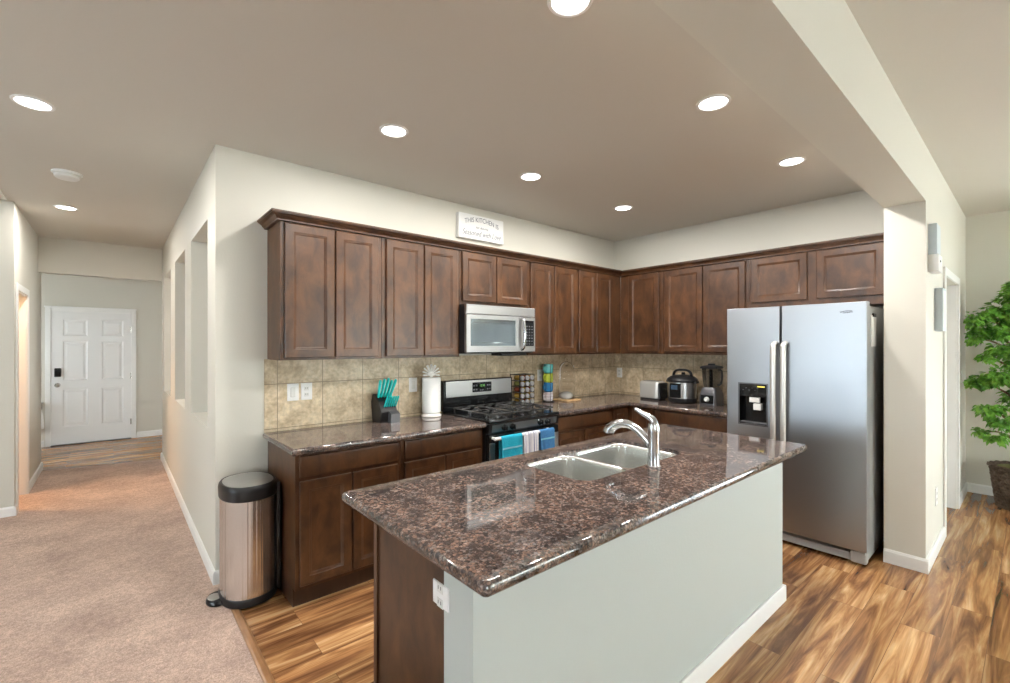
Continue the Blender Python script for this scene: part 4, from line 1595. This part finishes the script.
for k in range(4):
    z = CT1 + .20 + k * .035
    a = k * 1.2
    prism(bm, [(BXc - .035, BYc - .006), (BXc + .035, BYc - .006), (BXc + .035, BYc + .006), (BXc - .035, BYc + .006)], 'z', z, z + .004)
part('blade_shaft', bm, 'black', jar)

# ------------------------------------------------------------------ kitchen sign
t = thing('kitchen_sign', 'white rectangular sign with grey lettering above the cabinets over the stove', 'sign', (2.56, YW, 2.44))
part('board', box(B(), 2.285, 2.795, YW - .045, YW - .001, 2.443, 2.660, .003), 'white', t)
bm = B()
P_ = lambda dz: (lambda a, b, c: (2.54 + a, YW - .0455 - c, dz + b))
text_bm(bm, 'THIS KITCHEN IS', .060, P_(2.570), arch=.032, squeeze=.86)
text_bm(bm, 'for dancing', .026, P_(2.543), shear=.3, squeeze=1.2)
text_bm(bm, 'Seasoned with Love', .070, P_(2.474), shear=.35, squeeze=.78)
part('lettering', bm, 'ink', t, smooth=False)

# ------------------------------------------------------------------ boxes on the partition wall
t = thing('door_chime', 'tall grey-blue wall box with white lower end, upper of two on the partition', 'wall box', (4.225, PY0, 1.98))
part('cover', box(B(), 4.141, 4.305, PY0 - .045, PY0, 2.10, 2.306, .004), 'bluegrey', t)
bm = B()
box(bm, 4.139, 4.307, PY0 - .054, PY0, 1.984, 2.10, .006)
lo_ = part('lower_housing', bm, 'white', t, 'white lower housing')
bm = B()
lathe(bm, [(.007, 0), (.007, .003), (.002, .004)], (4.20, PY0 - .054, 2.055), (0, -1, 0), 12)
part('button', bm, 'grey', lo_)
t = thing('alarm_panel', 'flat pale blue-grey wall box beside the white door casing, lower of two', 'wall box', (4.51, PY0, 1.594))
part('housing', box(B(), 4.425, 4.590, PY0 - .046, PY0, 1.594, 1.900, .006), 'bluegrey', t)
bm = B()
rings_panel(bm, (4.44, PY0 - .048, 1.62), (1, 0, 0), NY, .135, .26, [(0, .004), (0, .001), (.003, 0)])
part('front_cover', bm, 'white', t)
plate('white outlet plate low on the partition wall near the floor', (4.50, PY0, .405), NY, .072, .125)
plate('white switch plate beyond the white door casing in the plant corner', (6.15, PY0, 1.19), NY, .072, .115, 'switch', 'light switch')

# ------------------------------------------------------------------ potted tree
BKX, BKY = 6.27, 0.100
t = thing('plant_basket', 'dark woven basket at the photo edge holding the leafy tree', 'basket', (BKX, BKY, 0))
bm = B()
seg, rows_ = 56, 26
rings_ = []
for j in range(rows_ + 1):
    z = .37 * j / rows_
    r = .150 + .045 * (j / rows_)
    rings_.append([(BKX + (r + .006 * (1 if ((i // 2) + (j // 2)) % 2 else -1)) * cos(2 * pi * i / seg), BKY + (r + .006 * (1 if ((i // 2) + (j // 2)) % 2 else -1)) * sin(2 * pi * i / seg), z) for i in range(seg)])
rings_.append([(BKX + .182 * cos(2 * pi * i / seg), BKY + .182 * sin(2 * pi * i / seg), .37) for i in range(seg)])
rings_.append([(BKX + .172 * cos(2 * pi * i / seg), BKY + .172 * sin(2 * pi * i / seg), .30) for i in range(seg)])
loft(bm, rings_)
part('weave', bm, 'wicker', t, smooth=False)
bm = B()
for ph in (0, pi):
    tube(bm, [(BKX + (.197 + .006 * cos(9 * a + ph)) * cos(a), BKY + (.197 + .006 * cos(9 * a + ph)) * sin(a), .378 + .007 * sin(9 * a + ph)) for a in [2 * pi * k / 120 for k in range(121)]], .010, 8, False)
part('rim', bm, 'wicker', t)
bm = B()
lathe(bm, [(.17, .33), (.172, .352), (.14, .375), (.08, .388), (.002, .392)], (BKX, BKY, 0), seg=24)
solo('moss_fill', bm, 'moss', 'pale moss filling the top of the woven basket', 'moss')

t = thing('potted_tree', 'bright green leafy artificial tree standing in the woven basket', 'tree', (BKX, BKY, .345))
rnd = random.Random(11)
bm = B()
trunk = smooth_pts([(BKX, BKY, .400), (BKX + .03, BKY + .03, .7), (BKX - .04, BKY - .02, 1.05), (BKX - .01, BKY + .02, 1.4), (BKX - .05, BKY - .01, 1.75), (BKX, BKY, 2.05)], 8)
tube(bm, trunk, [.028 - .016 * i / (len(trunk) - 1) for i in range(len(trunk))], 8)
tr2 = [Vector((p.x + .03 * cos(p.z * 9), p.y + .03 * sin(p.z * 9), p.z)) for p in trunk]
tube(bm, tr2, [.020 - .012 * i / (len(trunk) - 1) for i in range(len(trunk))], 8)
clusters = []
# (centre y, z, radius) read off the room: sprays of leaves around the stem
spec = [(.375, 1.74, .10), (.33, 1.63, .085), (.22, 1.82, .10), (.385, 1.56, .075), (.375, 1.15, .08), (.277, 1.17, .095), (.19, 1.22, .10), (.277, .90, .09), (.19, .785, .10),
        (.34, .67, .055), (.226, .65, .07), (.206, 1.45, .09), (.29, 1.38, .055), (.20, 1.62, .10), (.12, 1.75, .15), (.06, 1.35, .14), (.08, 1.0, .14), (-.06, 1.70, .18), (-.10, 1.40, .17),
        (-.05, 1.05, .16), (.02, 1.98, .17), (.10, 1.95, .12)]
for cy_, cz, cr in spec:
    c = Vector((6.06 + rnd.uniform(-.08, .08) + (.14 if cy_ < .15 else 0), cy_, 1.496 + (cz - 1.496) * .98))
    clusters.append((c, cr))
    z0_ = max(.6, cz - .18)
    k = min(range(len(trunk)), key=lambda i: abs(trunk[i].z - z0_))
    b0 = trunk[k]
    tube(bm, smooth_pts([b0, b0.lerp(c, .5) + Vector((0, 0, .04)), c], 4), [.009, .009, .0085, .008, .0075, .007, .006, .005, .004], 6)
part('trunk', bm, 'bark', t)
bm = B()


def leaf(bm, p, d, up, L, W):
    d = d.normalized()
    s = d.cross(up).normalized()
    n = s.cross(d).normalized()
    prof_ = [(0, .02), (.22, .42), (.45, .5), (.75, .30), (1.0, .02)]
    rows = []
    for u, w in prof_:
        c = p + d * (L * u) - n * (L * .25 * u * u)
        rows.append((bm.verts.new(c - s * (W * w) + n * (W * w * .3)), bm.verts.new(c), bm.verts.new(c + s * (W * w) + n * (W * w * .3))))
    for a, b in zip(rows, rows[1:]):
        bm.faces.new((a[0], a[1], b[1], b[0]))
        bm.faces.new((a[1], a[2], b[2], b[1]))


for c, cr in clusters:
    for k in range(int(210 * (cr / .10) ** 2)):
        v = Vector((rnd.gauss(0, 1), rnd.gauss(0, 1), rnd.gauss(0, .7)))
        v = v.normalized() * cr * rnd.random() ** .45
        p = c + Vector((v.x, v.y, v.z * .8))
        if p.x > 6.54 or p.y > .445:
            continue
        d = Vector((v.x + rnd.uniform(-.05, .05), v.y + rnd.uniform(-.05, .05), v.z * .5 - .03 + rnd.uniform(-.04, .04)))
        if d.length < 1e-3:
            d = Vector((1, 0, 0))
        L = rnd.uniform(.030, .058)
        q = p + d.normalized() * L
        if q.x > 6.56 or q.y > .450:
            continue
        leaf(bm, p, d, Vector((rnd.uniform(-.7, .7), rnd.uniform(-.7, .7), 1)), L, L * .7)
me = bpy.data.meshes.new('foliage')
bmesh.ops.translate(bm, verts=bm.verts[:], vec=-ORG[t.name])
bm.to_mesh(me)
bm.free()
me.materials.append(M['leaf'])
fo = bpy.data.objects.new('foliage', me)
COL.objects.link(fo)
fo.parent = t

# ------------------------------------------------------------------ foyer bits
t = thing('wall_shelf', 'small shelf low on the foyer wall beside the front door', 'shelf', (-0.83, 9.47, .62))
part('board', box(B(), -0.90, -0.775, 9.34, 9.469, .640, .660, .003), 'nickel', t)
part('bracket', box(B(), -0.80, -0.785, 9.36, 9.469, .56, .640, .003), 'nickel', t)
bm = B()
rings_ = []
for w_, z in ((.044, .275), (.050, .30), (.046, .38), (.040, .46), (.020, .55), (.012, .62)):
    rings_.append([(-0.815 + w_ * cos(2 * pi * k / 20) * (1 + .12 * sin(3 * k)), 9.41 + .7 * w_ * sin(2 * pi * k / 20), z) for k in range(20)])
loft(bm, rings_)
solo('hanging_cloth', bm, 'paper', 'pale cloth hanging below the small foyer shelf', 'cloth')
